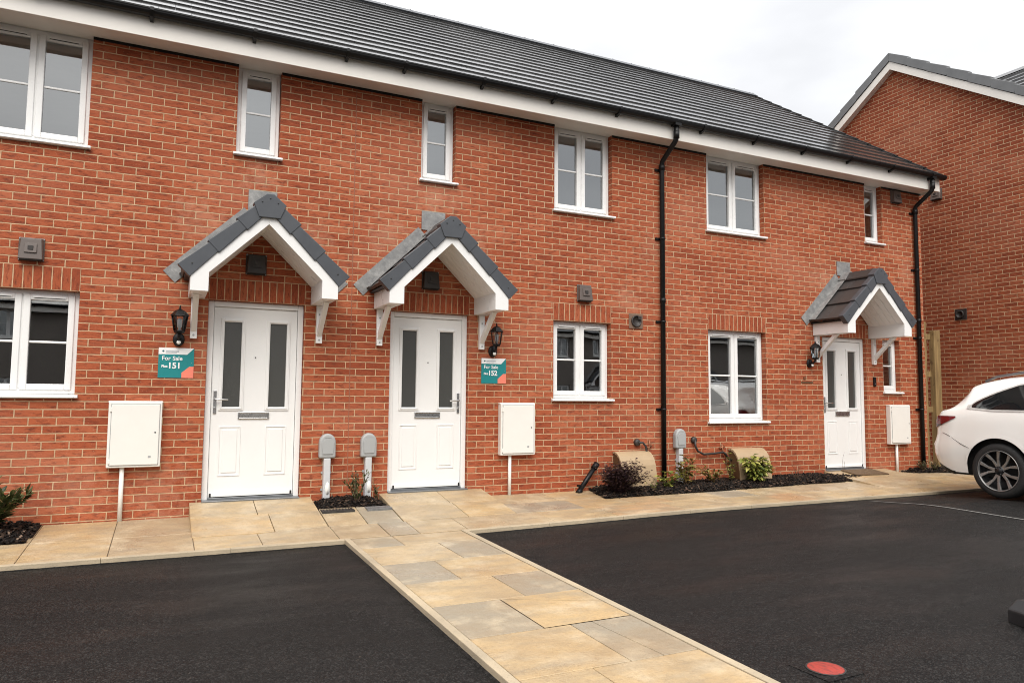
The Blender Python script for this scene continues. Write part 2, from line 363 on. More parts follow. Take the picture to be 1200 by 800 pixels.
L_DARK = leaf_mat('small_green_leaf', [(0, (0.02, 0.03, 0.01)), (0.6, (0.05, 0.065, 0.02)), (1, (0.12, 0.13, 0.05))])
L_RED = leaf_mat('red_twig_leaf', [(0, (0.12, 0.02, 0.02)), (1, (0.26, 0.05, 0.04))])
STEM = plain('brown_stem', (0.10, 0.06, 0.035), 0.8, var=0.2)

CARW = NT('pearl_white_paint'); CARW = CARW.set(Base_Color=CARW.ramp(CARW.noise(3, CARW.obj(), 2), [(0.3, (0.86, 0.85, 0.815)), (0.7, (0.88, 0.87, 0.84))]), Roughness=0.22, Specular_IOR_Level=0.5, Coat_Weight=0.8, Coat_Roughness=0.03)
CARG = plain('car_dark_glass', (0.010, 0.011, 0.012), 0.03, var=0.02, spec=0.6)
TYRE = plain('tyre_rubber', (0.014, 0.014, 0.014), 0.7, var=0.2, scale=20)
ALLOYD = plain('dark_alloy', (0.03, 0.03, 0.032), 0.4, 0.5, var=0.1)
ALLOY = plain('machined_alloy', (0.26, 0.255, 0.25), 0.3, 0.6, var=0.08)
SILVER = plain('satin_silver_trim', (0.52, 0.51, 0.49), 0.3, 0.15, var=0.03)
LAMPR = plain('red_tail_lens', (0.16, 0.006, 0.010), 0.06, var=0.3, scale=12, spec=0.7)
LAMPD = plain('smoked_lens', (0.03, 0.006, 0.008), 0.06, var=0.2)

# ------------------------------------------------------------------ ground heights
def z_edge(x): return -0.15 + 0.045 * smooth((x - 2) / 4)
def z_wall(x): return -0.09 + 0.055 * smooth((x - 0.9) / 0.6) - 0.01 * smooth((x - 3) / 1) + 0.02 * smooth((x - 4) / 5)
def z_ramp(x, y):
    return lerp(z_wall(x), z_edge(x), clamp(-y / 1.5)) + (0.047 - z_wall(x)) * clamp(1 + y / 1.0)
def zg(x, y):
    if 1.45 < x < 2.22 and -1.5 <= y < -0.435: return z_ramp(x, y)
    if y < -1.5:
        r = 0.09 * smooth((x - 5) / 4) * smooth((-1.4 - y) / 1.2) * (1 - smooth((-6 - y) / 6))
        return z_edge(x) + 0.0143 * max(y + 1.5, -14) + r
    if y < 0: return lerp(z_wall(x), z_edge(x), -y / 1.5)
    return z_wall(x) + 0.01 * min(y, 3)

AZ = -0.036     # the tarmac lies this much below the paving

# ------------------------------------------------------------------ house pieces
def grid_wall(mb, x0, x1, z0, z1, ops, y=0.0, depth=0.0, mi=0, flip=False):
    """rectangular wall in the plane y with rectangular openings and reveals going to y+depth"""
    xs = sorted({x0, x1, *[o[0] for o in ops], *[o[1] for o in ops]}); zs = sorted({z0, z1, *[o[2] for o in ops], *[o[3] for o in ops]})
    for i in range(len(xs) - 1):
        for j in range(len(zs) - 1):
            cx, cz = (xs[i] + xs[i + 1]) / 2, (zs[j] + zs[j + 1]) / 2
            if any(o[0] < cx < o[1] and o[2] < cz < o[3] for o in ops): continue
            q = [(xs[i], y, zs[j]), (xs[i + 1], y, zs[j]), (xs[i + 1], y, zs[j + 1]), (xs[i], y, zs[j + 1])]
            mb.face(q[::-1] if flip else q, mi)
    if depth:
        for a, b, c, d in ops:
            mb.face([(a, y, c), (a, y, d), (a, y + depth, d), (a, y + depth, c)], mi)
            mb.face([(b, y, d), (b, y, c), (b, y + depth, c), (b, y + depth, d)], mi)
            mb.face([(a, y, d), (b, y, d), (b, y + depth, d), (a, y + depth, d)], mi)
            mb.face([(b, y, c), (a, y, c), (a, y + depth, c), (b, y + depth, c)], mi)

YS = 0.085   # set-back of the frames
def bars(mb, x0, x1, z0, z1, w, y0, y1):
    mb.box(x0, x0 + w, y0, y1, z0, z1); mb.box(x1 - w, x1, y0, y1, z0, z1)
    mb.box(x0 + w, x1 - w, y0, y1, z1 - w, z1); mb.box(x0 + w, x1 - w, y0, y1, z0, z0 + w)

def window(root, O, x0, x1, z0, z1, lights, head=0.0):
    f = MB(); zb = z0 + 0.045
    zt = z1 - head
    ow = 0.05
    bars(f, x0 + 0.004, x1 - 0.004, zb, zt, ow, YS, YS + 0.07)
    if head: f.box(x0 + 0.004, x1 - 0.004, YS + 0.012, YS + 0.07, zt, z1)
    edges = [x0 + 0.004 + ow, x1 - 0.004 - ow]
    cells = []
    if lights == 2:
        m = (x0 + x1) / 2
        f.box(m - 0.02, m + 0.02, YS, YS + 0.07, zb + ow, zt - ow)
        cells = [(edges[0], m - 0.02), (m + 0.02, edges[1])]
    else: cells = [tuple(edges)]
    w = f.build('window', UPVC, root, O, bevel=0.006)
    for a, b in cells:
        s = MB(); c, d = zb + ow, zt - ow; sw = 0.055
        bars(s, a - 0.012, b + 0.012, c - 0.012, d + 0.012, sw, YS - 0.014, YS + 0.05)
        zm = (c + d) / 2
        s.box(a + sw - 0.012, b - sw + 0.012, YS + 0.008, YS + 0.032, zm - 0.011, zm + 0.011)
        s.build('sash', UPVC, w, O, bevel=0.006)
        g = MB(); g.face([(a + 0.03, YS + 0.02, c + 0.03), (b - 0.03, YS + 0.02, c + 0.03), (b - 0.03, YS + 0.02, d - 0.03), (a + 0.03, YS + 0.02, d - 0.03)])
        g.build('pane', GLASS, w, O)
        v = MB(); cx = (a + b) / 2; hw = (b - a) * 0.34
        v.box(cx - hw, cx + hw, YS - 0.026, YS - 0.0142, d - 0.022, d - 0.006)
        v.box(cx - hw + 0.01, cx + hw - 0.01, YS - 0.020, YS - 0.0143, d - 0.0265, d - 0.0225, 1)
        v.build('trickle_vent', [UPVC, DARKGAP], w, O)
    sl = MB()
    sl.prism_x([(YS + 0.06, z0 + 0.002), (YS + 0.06, z0 + 0.043), (YS, z0 + 0.043), (-0.045, z0 + 0.033), (-0.050, z0 + 0.012), (-0.040, z0 + 0.004)], x0 + 0.001, x1 - 0.001)
    for a, b in ((x0 - 0.028, x0), (x1, x1 + 0.028)):
        sl.prism_x([(-0.003, z0 + 0.004), (-0.003, z0 + 0.038), (-0.045, z0 + 0.0335), (-0.050, z0 + 0.012), (-0.040, z0 + 0.004)], a, b)
    sl.build('sill', UPVC, w, O, bevel=0.004)
    return w

def door(root, O, x0, x1, z0, z1, hinge_right, handle_dark=False):
    YD = 0.055
    f = MB(); fw = 0.06
    f.box(x0 + 0.003, x0 + fw, YD, YD + 0.08, z0, z1 - 0.003); f.box(x1 - fw, x1 - 0.003, YD, YD + 0.08, z0, z1 - 0.003)
    f.box(x0 + fw, x1 - fw, YD, YD + 0.08, z1 - fw, z1 - 0.003)
    fr = f.build('door_frame', UPVC, root, O, bevel=0.006)
    t = MB(); t.box(x0 + fw, x1 - fw, YD - 0.01, YD + 0.08, z0 - 0.0, z0 + 0.022); t.box(x0 + 0.004, x1 - 0.004, -0.040, YD + 0.09, z0 - 0.055, z0 - 0.001 + 0.004)
    t.build('threshold', ALU, fr, O, bevel=0.003)
    a, b, c, d = x0 + fw + 0.004, x1 - fw - 0.004, z0 + 0.026, z1 - fw - 0.004
    W = b - a; yl = YD + 0.022
    gl = [(a + 0.105, a + 0.275), (b - 0.275, b - 0.105)]; gz = (1.00, 1.885)
    m = MB(); ops = [(p, q, *gz) for p, q in gl]
    grid_wall(m, a, b, c, d, ops, yl, 0.02)
    m.face([(a, yl, d), (b, yl, d), (b, yl + 0.045, d), (a, yl + 0.045, d)]); m.face([(a, yl, c), (a, yl, d), (a, yl + 0.045, d), (a, yl + 0.045, c)])
    m.face([(b, yl, d), (b, yl, c), (b, yl + 0.045, c), (b, yl + 0.045, d)])
    for p, q in gl:   # raised cassette round the glass and the pressed lower panels
        bars(m, p - 0.036, q + 0.036, gz[0] - 0.036, gz[1] + 0.036, 0.034, yl - 0.013, yl + 0.001)
        bars(m, p - 0.022, q + 0.022, gz[0] - 0.022, gz[1] + 0.022, 0.012, yl - 0.019, yl - 0.0125)
    for p, q in gl:
        pa, pb, pc, pd = p - 0.022, q + 0.022, 0.29, 0.80
        bars(m, pa, pb, pc, pd, 0.012, yl - 0.007, yl + 0.001)
        m.box(pa + 0.035, pb - 0.035, yl - 0.007, yl + 0.001, pc + 0.035, pd - 0.035)
    m.box(a + 0.012, b - 0.012, yl - 0.022, yl - 0.0005, c + 0.004, c + 0.035)
    dl = m.build('door', DOORW, root, O, bevel=0.004)
    for p, q in gl:
        g = MB(); g.face([(p, yl + 0.014, gz[0]), (q, yl + 0.014, gz[0]), (q, yl + 0.014, gz[1]), (p, yl + 0.014, gz[1])]); g.build('pane', FROST, dl, O)
    # letter plate
    lx = (a + b) / 2
    lp = MB(); bars(lp, lx - 0.155, lx + 0.155, 0.875, 0.945, 0.012, yl - 0.016, yl - 0.0005); lp.box(lx - 0.142, lx + 0.142, yl - 0.010, yl - 0.0005, 0.888, 0.932)
    lp.build('letterbox', CHROME, dl, O, bevel=0.003)
    hx = a + 0.035 if hinge_right else b - 0.035; s = 1 if hinge_right else -1
    h = MB(); h.box(hx - 0.016, hx + 0.016, yl - 0.012, yl - 0.0005, 0.93, 1.17); h.tube([(hx, yl - 0.01, 1.08), (hx, yl - 0.055, 1.08), (hx + s * 0.02, yl - 0.06, 1.08), (hx + s * 0.125, yl - 0.058, 1.075)], 0.009, 8)
    h.tube([(hx, yl - 0.018, 0.99), (hx, yl - 0.001, 0.99)], 0.012, 10)
    h.build('handle', CHROME, dl, O, bevel=0.004)
    e = MB(); e.tube([(lx, yl - 0.006, 1.52), (lx, yl + 0.001, 1.52)], 0.007, 10); e.build('spyhole', ALLOYD, dl, O)
    for q in (a + 0.012, b - 0.030):
        k = MB(); k.box(q, q + 0.018, yl - 0.026, yl - 0.0225, c + 0.004, c + 0.04); k.build('weather_bar_end', ALLOYD, dl, O)
    return dl

def soldier(root, O, x0, x1, z):
    m = MB(); m.box(x0, x1, -0.0025, 0.02, z + 0.001, z + 0.2245); 
    o = m.build('soldier_course', SOLD, root, O)
    # shift the pattern so that whole bricks fill the span
    uv = o.data.uv_layers[0].data
    for l in uv: l.uv = ((l.uv[0] - x0) * (round((x1 - x0) / 0.075) * 0.075) / (x1 - x0), l.uv[1] - z)
    return o

def slope_roof(mb, X0, X1, ye, ze, yr, zr, n, riser=0.03, tw=0.3, mi=0, seed=1):
    """interlocking tiles on the slope from the eave (ye,ze) to the ridge (yr,zr)"""
    rr = random.Random(seed)
    L = math.hypot(yr - ye, zr - ze); dy, dz = (yr - ye) / L, (zr - ze) / L; ny, nz = (-dz, dy) if yr > ye else (dz, -dy)
    if nz < 0: ny, nz = -ny, -nz
    def P(x, s, o): return (x, ye + dy * s + ny * o, ze + dz * s + nz * o)
    g = L / n
    for i in range(n):
        s0, s1 = i * g, (i + 1) * g
        x = X0 - (tw / 2 if i % 2 else 0.0)
        while x < X1 - 1e-4:
            a, b = max(x, X0), min(x + tw, X1); x += tw
            if b - a < 0.01: continue
            j0, j1 = rr.uniform(-0.0008, 0.0008), rr.uniform(-0.0008, 0.0008); t = rr.random(); gp = 0.0012
            o0, o1 = riser + j0, riser + j1
            q = [P(a + gp, s0, o0), P(b - gp, s0, o1), P(b - gp, s1 + 0.004, 0.003 + j1), P(a + gp, s1 + 0.004, 0.003 + j0)]
            mb.face(q if yr > ye else q[::-1], mi, tone=t)
            q = [P(a + gp, s0 - 0.004, -0.004), P(b - gp, s0 - 0.004, -0.004), P(b - gp, s0, o1), P(a + gp, s0, o0)]
            mb.face(q if yr > ye else q[::-1], mi, tone=t)
    q = [P(X0, 0, -0.008), P(X1, 0, -0.008), P(X1, L, -0.008), P(X0, L, -0.008)]
    mb.face(q if yr > ye else q[::-1], mi, tone=0.1)
    return P, g, L

def canopy(root, O, cx, inst):
    W, zt = 0.745, 3.05
    a = math.atan2(0.73, W); L = W / cos(a); D = 0.62
    def P(sg, s, o, y): return (cx + sg * (s * cos(a) + o * sin(a)), y, zt - s * sin(a) + o * cos(a))
    def slab(mb, sg, s0, s1, o0b, o0t, o1b, o1t, y0, y1, mi=0, tone=None):
        """s0 upper end, s1 lower end; offsets bottom/top at each"""
        q = [P(sg, s0, o0b, y0), P(sg, s1, o1b, y0), P(sg, s1, o1b, y1), P(sg, s0, o0b, y1), P(sg, s0, o0t, y0), P(sg, s1, o1t, y0), P(sg, s1, o1t, y1), P(sg, s0, o0t, y1)]
        if sg < 0: q = [q[1], q[0], q[3], q[2], q[5], q[4], q[7], q[6]]
        mb.hexa(q, mi, tone)
    t = MB(); g = L / 3
    for sg in (1, -1):
        for k in range(3):
            for j in range(2):
                y0, y1 = -D + 0.02 + j * 0.30, -D + 0.02 + j * 0.30 + 0.298
                jt = R.uniform(-0.002, 0.002)
                slab(t, sg, k * g + 0.01, (k + 1) * g + 0.012, -0.022, 0.002 + jt, -0.012, 0.026 + jt, y0, y1)
    t.prism_y([(cx + 0.12, zt - 0.085), (cx, zt + 0.035), (cx - 0.12, zt - 0.085), (cx - 0.125, zt - 0.062), (cx - 0.03, zt + 0.055), (cx + 0.03, zt + 0.055), (cx + 0.125, zt - 0.062)][::-1], -0.57, -0.014)
    cn = t.build('canopy', CTILE, root, O, bevel=0.004)
    for sg in (1, -1):
        for k in range(3):
            c = MB(); s0, s1 = k * g - 0.01, (k + 1) * g + 0.03
            slab(c, sg, s0, s1, -0.082, 0.030, -0.098, 0.056, -D - 0.036 - (2 - k) * 0.005, -D + 0.05)
            p = P(sg, s1 - 0.1, -0.02, 0)
            if k == 2: c.tube([(p[0], -D - 0.043, p[2]), (p[0], -D - 0.035, p[2])], 0.008, 8, 1)
            c.build('verge_cap', [VERGE, PINK], cn, O, bevel=0.008)
    c = MB(); pz = zt + 0.045
    pent = [(-0.10, pz - 0.235), (0.10, pz - 0.235), (0.155, pz - 0.10), (0.035, pz), (-0.035, pz), (-0.155, pz - 0.10)]
    c.prism_y([(cx + x, z) for x, z in pent], -D - 0.058, -D + 0.06)
    for x, z in ((-0.075, pz - 0.085), (0.075, pz - 0.085), (0, pz - 0.045)): c.tube([(cx + x, -D - 0.066, z), (cx + x, -D - 0.057, z)], 0.007, 8, 1)
    c.build('apex_cap', [VERGE, PINK], cn, O, bevel=0.010)
    # lead flashing on the wall and over the top of the tiles
    l = MB()
    for sg in (1, -1):
        slab(l, sg, 0.1, L + 0.10, 0.0, 0.16, 0.0, 0.16, -0.010, -0.001)
        slab(l, sg, 0.1, L + 0.012, 0.030, 0.038, 0.030, 0.038, -0.13, -0.0105)
    l.box(cx - 0.145, cx + 0.145, -0.014, -0.0015, zt + 0.02, zt + 0.245)
    l.prism_y([(cx + 0.13, zt - 0.07), (cx, zt + 0.063), (cx - 0.13, zt - 0.07), (cx - 0.135, zt - 0.055), (cx - 0.02, zt + 0.072), (cx + 0.02, zt + 0.072), (cx + 0.135, zt - 0.055)][::-1], -0.15, -0.0145)
    l.build('lead_flashing', LEAD, cn, O)
    # white barge board, boarded ceiling, boxed eaves
    ti = tan(a); za = zt - 0.25; zo = zt - 0.115
    b = MB()
    for sg in (1, -1):
        poly = [(0, za), (sg * 0.53, za - 0.53 * ti), (sg * 0.53, 2.10), (sg * 0.69, 2.10), (sg * 0.69, zo - 0.69 * ti), (0, zo)]
        poly = [(cx + x, z) for x, z in poly]
        b.prism_y(poly if sg > 0 else poly[::-1], -D - 0.022, -D + 0.003)
    b.build('barge_board', UPVC, cn, O, bevel=0.003)
    s = MB()
    for sg in (1, -1):
        for k in range(6):
            y0 = -D + 0.004 + k * 0.1
            q = lambda x, o, y: (cx + sg * x, y, za - x * ti + o)
            p = [q(0, 0.012, y0), q(0.53, 0.012, y0), q(0.53, 0.012, y0 + 0.096), q(0, 0.012, y0 + 0.096), q(0, 0.03, y0), q(0.53, 0.03, y0), q(0.53, 0.03, y0 + 0.096), q(0, 0.03, y0 + 0.096)]
            if sg < 0: p = [p[1], p[0], p[3], p[2], p[5], p[4], p[7], p[6]]
            s.hexa(p)
        xa, xb = sorted((cx + sg * 0.532, cx + sg * 0.688))
        s.box(xa, xb, -D + 0.0035, -0.002, 2.102, za - 0.53 * ti + 0.02)
    s.build('soffit_lining', UPVC, cn, O, bevel=0.003)
    for sg in (1, -1):
        e = MB(); xa, xb = sorted((cx + sg * 0.69, cx + sg * 0.735)); e.box(xa, xb, -D + 0.0, -0.012, 2.275, 2.295)
        e.build('eaves_tray', BLACK, cn, O)
    for sg in (1, -1):
        k = MB(); x = cx + sg * 0.625
        k.box(x - 0.032, x + 0.032, -0.045, -0.001, 1.69, 2.099)
        k.prism_x([(-0.046, 1.76), (-0.046, 1.83), (-0.34, 2.097), (-0.42, 2.097)], x - 0.026, x + 0.026)
        for z in (1.725, 2.0): k.tube([(x, -0.048, z), (x, -0.044, z)], 0.011, 8, 1)
        k.build('bracket', [UPVC, GREYP], cn, O, bevel=0.005)
    return cn

YE, ZE, YRG, ZRG = -0.345, 4.865, 3.9, 7.85
def house(label, X0, X1, wins, dr, right_end=False, left_end=False, nm='brick_house'):
    O = ((X0 + X1) / 2, 0.0, -0.1)
    root = thing(nm, O, label, 'house', 'terraced houses')
    d0, d1 = dr[0], dr[1]
    ops = [w[:4] for w in wins] + [(d0, d1, 0.055, 2.1)]
    m = MB(); grid_wall(m, X0, X1, -0.45, 4.95, ops, 0.0, 0.10)
    for X, flag, s in ((X1, right_end, 1), (X0, left_end, -1)):
        if flag:
            q = [(X, 0, -0.45), (X, 7.8, -0.45), (X, 7.8, 4.95), (X, YRG, ZRG - 0.05), (X, 0, 4.95)]
            m.face(q if s > 0 else q[::-1])
    m.build('wall', BRICK, root, O)
    m = MB(); m.face([(X1, 7.8, -0.45), (X0, 7.8, -0.45), (X0, 7.8, 4.95), (X1, 7.8, 4.95)]); m.build('rear_wall', BRICK, root, O)
    for w in wins:
        window(root, O, *w[:5], head=0.02 if w[3] > 4 else 0.0)
        if w[3] < 3: soldier(root, O, w[0], w[1], w[3])
    soldier(root, O, d0, d1, 2.1); door(root, O, d0, d1, 0.055, 2.1, dr[2])
    # rooms
    i = MB(); grid_wall(i, X0 + 0.12, X1 - 0.12, 0.04, 4.92, [(a - 0.0, b, c, d) for a, b, c, d in ops], 0.30, -0.13, flip=True)
    a, b = X0 + 0.12, X1 - 0.12
    for z0, z1 in ((0.04, 2.42), (2.70, 4.92)):
        yb = 4.4
        i.face([(a, 0.2, z0), (b, 0.2, z0), (b, yb, z0), (a, yb, z0)], 1); i.face([(a, 0.2, z1), (a, yb, z1), (b, yb, z1), (b, 0.2, z1)])
        i.face([(a, yb, z0), (b, yb, z0), (b, yb, z1), (a, yb, z1)]); i.face([(a, 0.12, z0), (a, yb, z0), (a, yb, z1), (a, 0.12, z1)]); i.face([(b, yb, z0), (b, 0.12, z0), (b, 0.12, z1), (b, yb, z1)])
    i.build('interior', [INWALL, INFLOOR], root, O)
    # eaves
    xe0, xe1 = X0 - (0.14 if left_end else 0), X1 + (0.07 if right_end else 0)
    f = MB(); f.box(xe0, xe1, -0.318, -0.30, 4.60, 4.855)
    if right_end: f.box(X1 + 0.004, xe1 - 0.03, -0.2995, 0.10, 4.60, 4.845)
    if left_end: f.box(xe0 + 0.03, X0 - 0.004, -0.2995, 0.10, 4.60, 4.845)
    f.build('fascia', FASC, root, O, bevel=0.002)
    s = MB(); s.box(X0, X1, -0.2995, -0.012, 4.632, 4.655)
    for w in wins:
        if w[3] > 4: s.box(w[0] + 0.002, w[1] - 0.002, -0.0115, 0.10, 4.634, 4.655)
    xs_ = sorted([X0] + [q for w in wins if w[3] > 4 for q in w[:2]] + [X1])
    for a_, b_ in zip(xs_[::2], xs_[1::2]): s.box(a_, b_, -0.0085, -0.001, 4.606, 4.6545, 1)  # dark strips stand in for the shadow gap above the top course
    s.build('soffit', [FASC, DARKGAP], root, O)
    g = MB(); yc, zc, r0 = -0.378, 4.838, 0.06
    for k in range(8):
        w0, w1 = pi + pi * k / 8, pi + pi * (k + 1) / 8
        for r_, fl in ((r0, False), (r0 - 0.004, True)):
            q = [(xe0 - 0.03 * left_end, yc + r_ * cos(w0), zc + r_ * sin(w0)), (xe1 + 0.03 * right_end, yc + r_ * cos(w0), zc + r_ * sin(w0)), (xe1 + 0.03 * right_end, yc + r_ * cos(w1), zc + r_ * sin(w1)), (xe0 - 0.03 * left_end, yc + r_ * cos(w1), zc + r_ * sin(w1))]
            g.face(q[::-1] if fl else q, sm=True)
    g.box(xe0, xe1, yc - r0 - 0.004, yc - r0 + 0.006, zc - 0.006, zc + 0.008)
    if right_end: g.prism_x([(yc + r0 * cos(pi + pi * k / 10), zc + r0 * sin(pi + pi * k / 10)) for k in range(11)], xe1 + 0.026, xe1 + 0.032)
    gt = g.build('gutter', BLACK, root, O)
    x = X0 + 0.45
    while x < X1:
        b = MB(); b.prism_x([(yc - 0.068, zc + 0.012), (yc - 0.068, zc - 0.02), (yc - 0.03, zc - 0.068), (yc + 0.05, zc - 0.09), (yc + 0.058, zc - 0.09), (yc + 0.058, zc - 0.05), (yc, zc - 0.062), (yc - 0.06, zc - 0.01)], x - 0.016, x + 0.016)
        b.build('gutter_bracket', BLACK, gt, O); x += 0.95
    # roof
    t = MB(); xr0, xr1 = X0 - (0.10 if left_end else 0), X1 + (0.06 if right_end else 0)
    P, gg, L = slope_roof(t, xr0, xr1, YE, ZE, YRG, ZRG, 16, 0.019, seed=int(X0 * 10) + 99)
    slope_roof(t, xr0, xr1, 2 * YRG - YE, ZE, YRG, ZRG, 16, 0.032, seed=5)
    rf = t.build('roof', TILE, root, O)
    rd = MB(); x = xr0
    while x < xr1 - 0.01:
        x1 = min(x + 0.45, xr1)
        rd.prism_x([(YRG - 0.17, ZRG - 0.07), (YRG - 0.04, ZRG + 0.035), (YRG + 0.04, ZRG + 0.035), (YRG + 0.17, ZRG - 0.07), (YRG + 0.15, ZRG - 0.09), (YRG, ZRG + 0.015), (YRG - 0.15, ZRG - 0.09)][::-1], x + 0.002, x1 - 0.002)
        rd.box(x1 - 0.012, x1 + 0.008, YRG - 0.02, YRG + 0.02, ZRG + 0.03, ZRG + 0.055)
        x = x1
    rd.build('ridge_tiles', VERGE, rf, O)
    for X, flag in ((xr1, right_end), (xr0, left_end)):
        if not flag: continue
        v = MB()
        for i_ in range(16):
            s0, s1 = i_ * gg - 0.01, (i_ + 1) * gg + 0.015
            for mir in (0, 1):
                q = [P(X - 0.06, s0, 0.034), P(X + 0.02, s0, 0.034), P(X + 0.02, s1, 0.02), P(X - 0.06, s1, 0.02)]
                lo = [P(X - 0.06, s0, -0.02), P(X + 0.02, s0, -0.07), P(X + 0.02, s1, -0.07), P(X - 0.06, s1, -0.02)]
                if mir: q = [(p[0], 2 * YRG - p[1], p[2]) for p in q][::-1]; lo = [(p[0], 2 * YRG - p[1], p[2]) for p in lo][::-1]
                v.hexa(lo + q)
        v.build('verge_caps', BLACK, rf, O, bevel=0.004)
    canopy(root, O, (d0 + d1) / 2 + 0.01, 0)
    return root, O

hA, OA = house('left red brick terraced house with door between lamp with 151 board and grey meter post', -6.4, 1.85,
    [(-1.70, -0.765, 3.49, 4.655, 2), (0.585, 1.03, 3.64, 4.655, 1), (-1.70, -0.765, 1.075, 2.1, 2)], (0.38, 1.345, True), left_end=True)
hB, OB = house('middle red brick terraced house with door left of 152 board, ending at the central downpipe', 1.85, 6.07,
    [(2.63, 3.06, 3.64, 4.655, 1), (4.415, 5.295, 3.49, 4.655, 2), (4.41, 5.27, 1.075, 2.1, 2)], (2.30, 3.262, False))
hC, OC = house('right end brick terraced house with brown doormat and black doorbell beside its door', 6.07, 11.5,
    [(6.89, 7.975, 3.49, 4.655, 2), (10.14, 10.545, 3.64, 4.655, 1), (6.89, 7.965, 0.775, 2.1, 2), (10.47, 10.875, 1.225, 2.1, 1)], (9.12, 10.082, True), right_end=True)
mj = MB(); mj.box(1.8455, 1.8545, -0.0015, 0.03, -0.1, 4.63)
mj.build('movement_joint', plain('red_mastic', (0.27, 0.105, 0.06), 0.8, var=0.1), hB, OB)

# ------------------------------------------------------------------ gable house on the right
XG = 13.35; YA = 1.76; PT = 0.668
def gz(y): return 8.20 - abs(y - YA) * PT
OG = (16.5, 1.76, -0.1)
gh = thing('brick_house', OG, 'separate brick house with tall gable wall and light grey verge, behind the white car', 'house')
m = MB()
yf, yb = -2.45, 5.97; XE = 21.0
m.face([(XG, yb, -0.45), (XG, yf, -0.45), (XG, yf, gz(yf) - 0.12), (XG, YA, gz(YA) - 0.12), (XG, yb, gz(yb) - 0.12)])
m.face([(XE, yf, -0.45), (XE, yb, -0.45), (XE, yb, gz(yb) - 0.12), (XE, YA, gz(YA) - 0.12), (XE, yf, gz(yf) - 0.12)])
m.face([(XG, yf, -0.45), (XE, yf, -0.45), (XE, yf, gz(yf) - 0.12), (XG, yf, gz(yf) - 0.12)])
m.face([(XE, yb, -0.45), (XG, yb, -0.45), (XG, yb, gz(yb) - 0.12), (XE, yb, gz(yb) - 0.12)])
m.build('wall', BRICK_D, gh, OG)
t = MB(); zr = gz(YA)
P1, g1, L1 = slope_roof(t, XG - 0.10, XE + 0.1, yf - 0.35, gz(yf - 0.35), YA, zr, 15, 0.03, seed=31)
slope_roof(t, XG - 0.10, XE + 0.1, yb + 0.35, gz(yb + 0.35), YA, zr, 15, 0.03, seed=32)
rf = t.build('roof', TILE, gh, OG)
b = MB(); n = 11
for mir in (0, 1):
    for k in range(n):
        y0, y1 = YA - k * 0.4, YA - (k + 1) * 0.4
        f = (lambda y: 2 * YA - y) if mir else (lambda y: y)
        zc0, zc1 = gz(y0), gz(y1)
        A = [(XG - 0.15, f(y0), zc0 - 0.125), (XG - 0.15, f(y1), zc1 - 0.115), (XG - 0.04, f(y1), zc1 - 0.02), (XG - 0.04, f(y0), zc0 - 0.02)]
        B = [(XG - 0.155, f(y0), zc0 + 0.055), (XG - 0.155, f(y1 - 0.02), zc1 + 0.075), (XG - 0.04, f(y1 - 0.02), zc1 + 0.075), (XG - 0.04, f(y0), zc0 + 0.055)]
        b.hexa(A + B if mir else [A[1], A[0], A[3], A[2], B[1], B[0], B[3], B[2]])
b.build('verge_caps', VERGE_L, rf, OG, bevel=0.008)
b = MB()
for mir in (0, 1):
    f = (lambda y: 2 * YA - y) if mir else (lambda y: y)
    y1 = YA - 4.5
    A = [(XG - 0.13, f(YA), gz(YA) - 0.29), (XG - 0.13, f(y1), gz(y1) - 0.29), (XG - 0.0, f(y1), gz(y1) - 0.29), (XG - 0.0, f(YA), gz(YA) - 0.29)]
    B = [(p[0], p[1], p[2] + 0.165) for p in A]
    b.hexa(A + B if mir else [A[1], A[0], A[3], A[2], B[1], B[0], B[3], B[2]])
b.build('barge_board', FASC, gh, OG)
# front wing with its ridge running towards the street
w = MB(); zw = 8.08; xw = 16.0
for sg in (-1, 1):
    for i in range(9):
        s0, s1 = i * 0.24, (i + 1) * 0.24
        z0, z1 = zw - (2.16 - s0) * 0.7, zw - (2.16 - s1) * 0.7
        x0, x1 = xw + sg * (2.16 - s0), xw + sg * (2.16 - s1)
        y = -4.0
        while y < 1.4:
            y2 = y + 0.3
            q = [(x0, y + 0.003, z0 + 0.03), (x0, y2 - 0.003, z0 + 0.03), (x1, y2 - 0.003, z1), (x1, y + 0.003, z1)]
            w.face(q if sg > 0 else q[::-1]); q = [(x0, y, z0 - 0.01), (x0, y2, z0 - 0.01), (x0, y2, z0 + 0.03), (x0, y, z0 + 0.03)]; w.face(q if sg > 0 else q[::-1]); y = y2
w.prism_y([(xw + 0.15, zw - 0.07), (xw, zw + 0.05), (xw - 0.15, zw - 0.07)], -4.0, 1.6)
w.build('wing_roof', TILE, gh, OG)
w = MB(); w.face([(xw - 1.9, -3.7, -0.4), (xw + 1.9, -3.7, -0.4), (xw + 1.9, -3.7, 6.62), (xw, -3.7, 7.95), (xw - 1.9, -3.7, 6.62)])
w.face([(xw - 1.9, -2.45, -0.4), (xw - 1.9, -3.7, -0.4), (xw - 1.9, -3.7, 6.62), (xw - 1.9, -2.45, 6.62)]); w.face([(xw + 1.9, -3.7, -0.4), (xw + 1.9, -2.45, -0.4), (xw + 1.9, -2.45, 6.62), (xw + 1.9, -3.7, 6.62)])
w.build('wing_wall', BRICK_D, gh, OG)

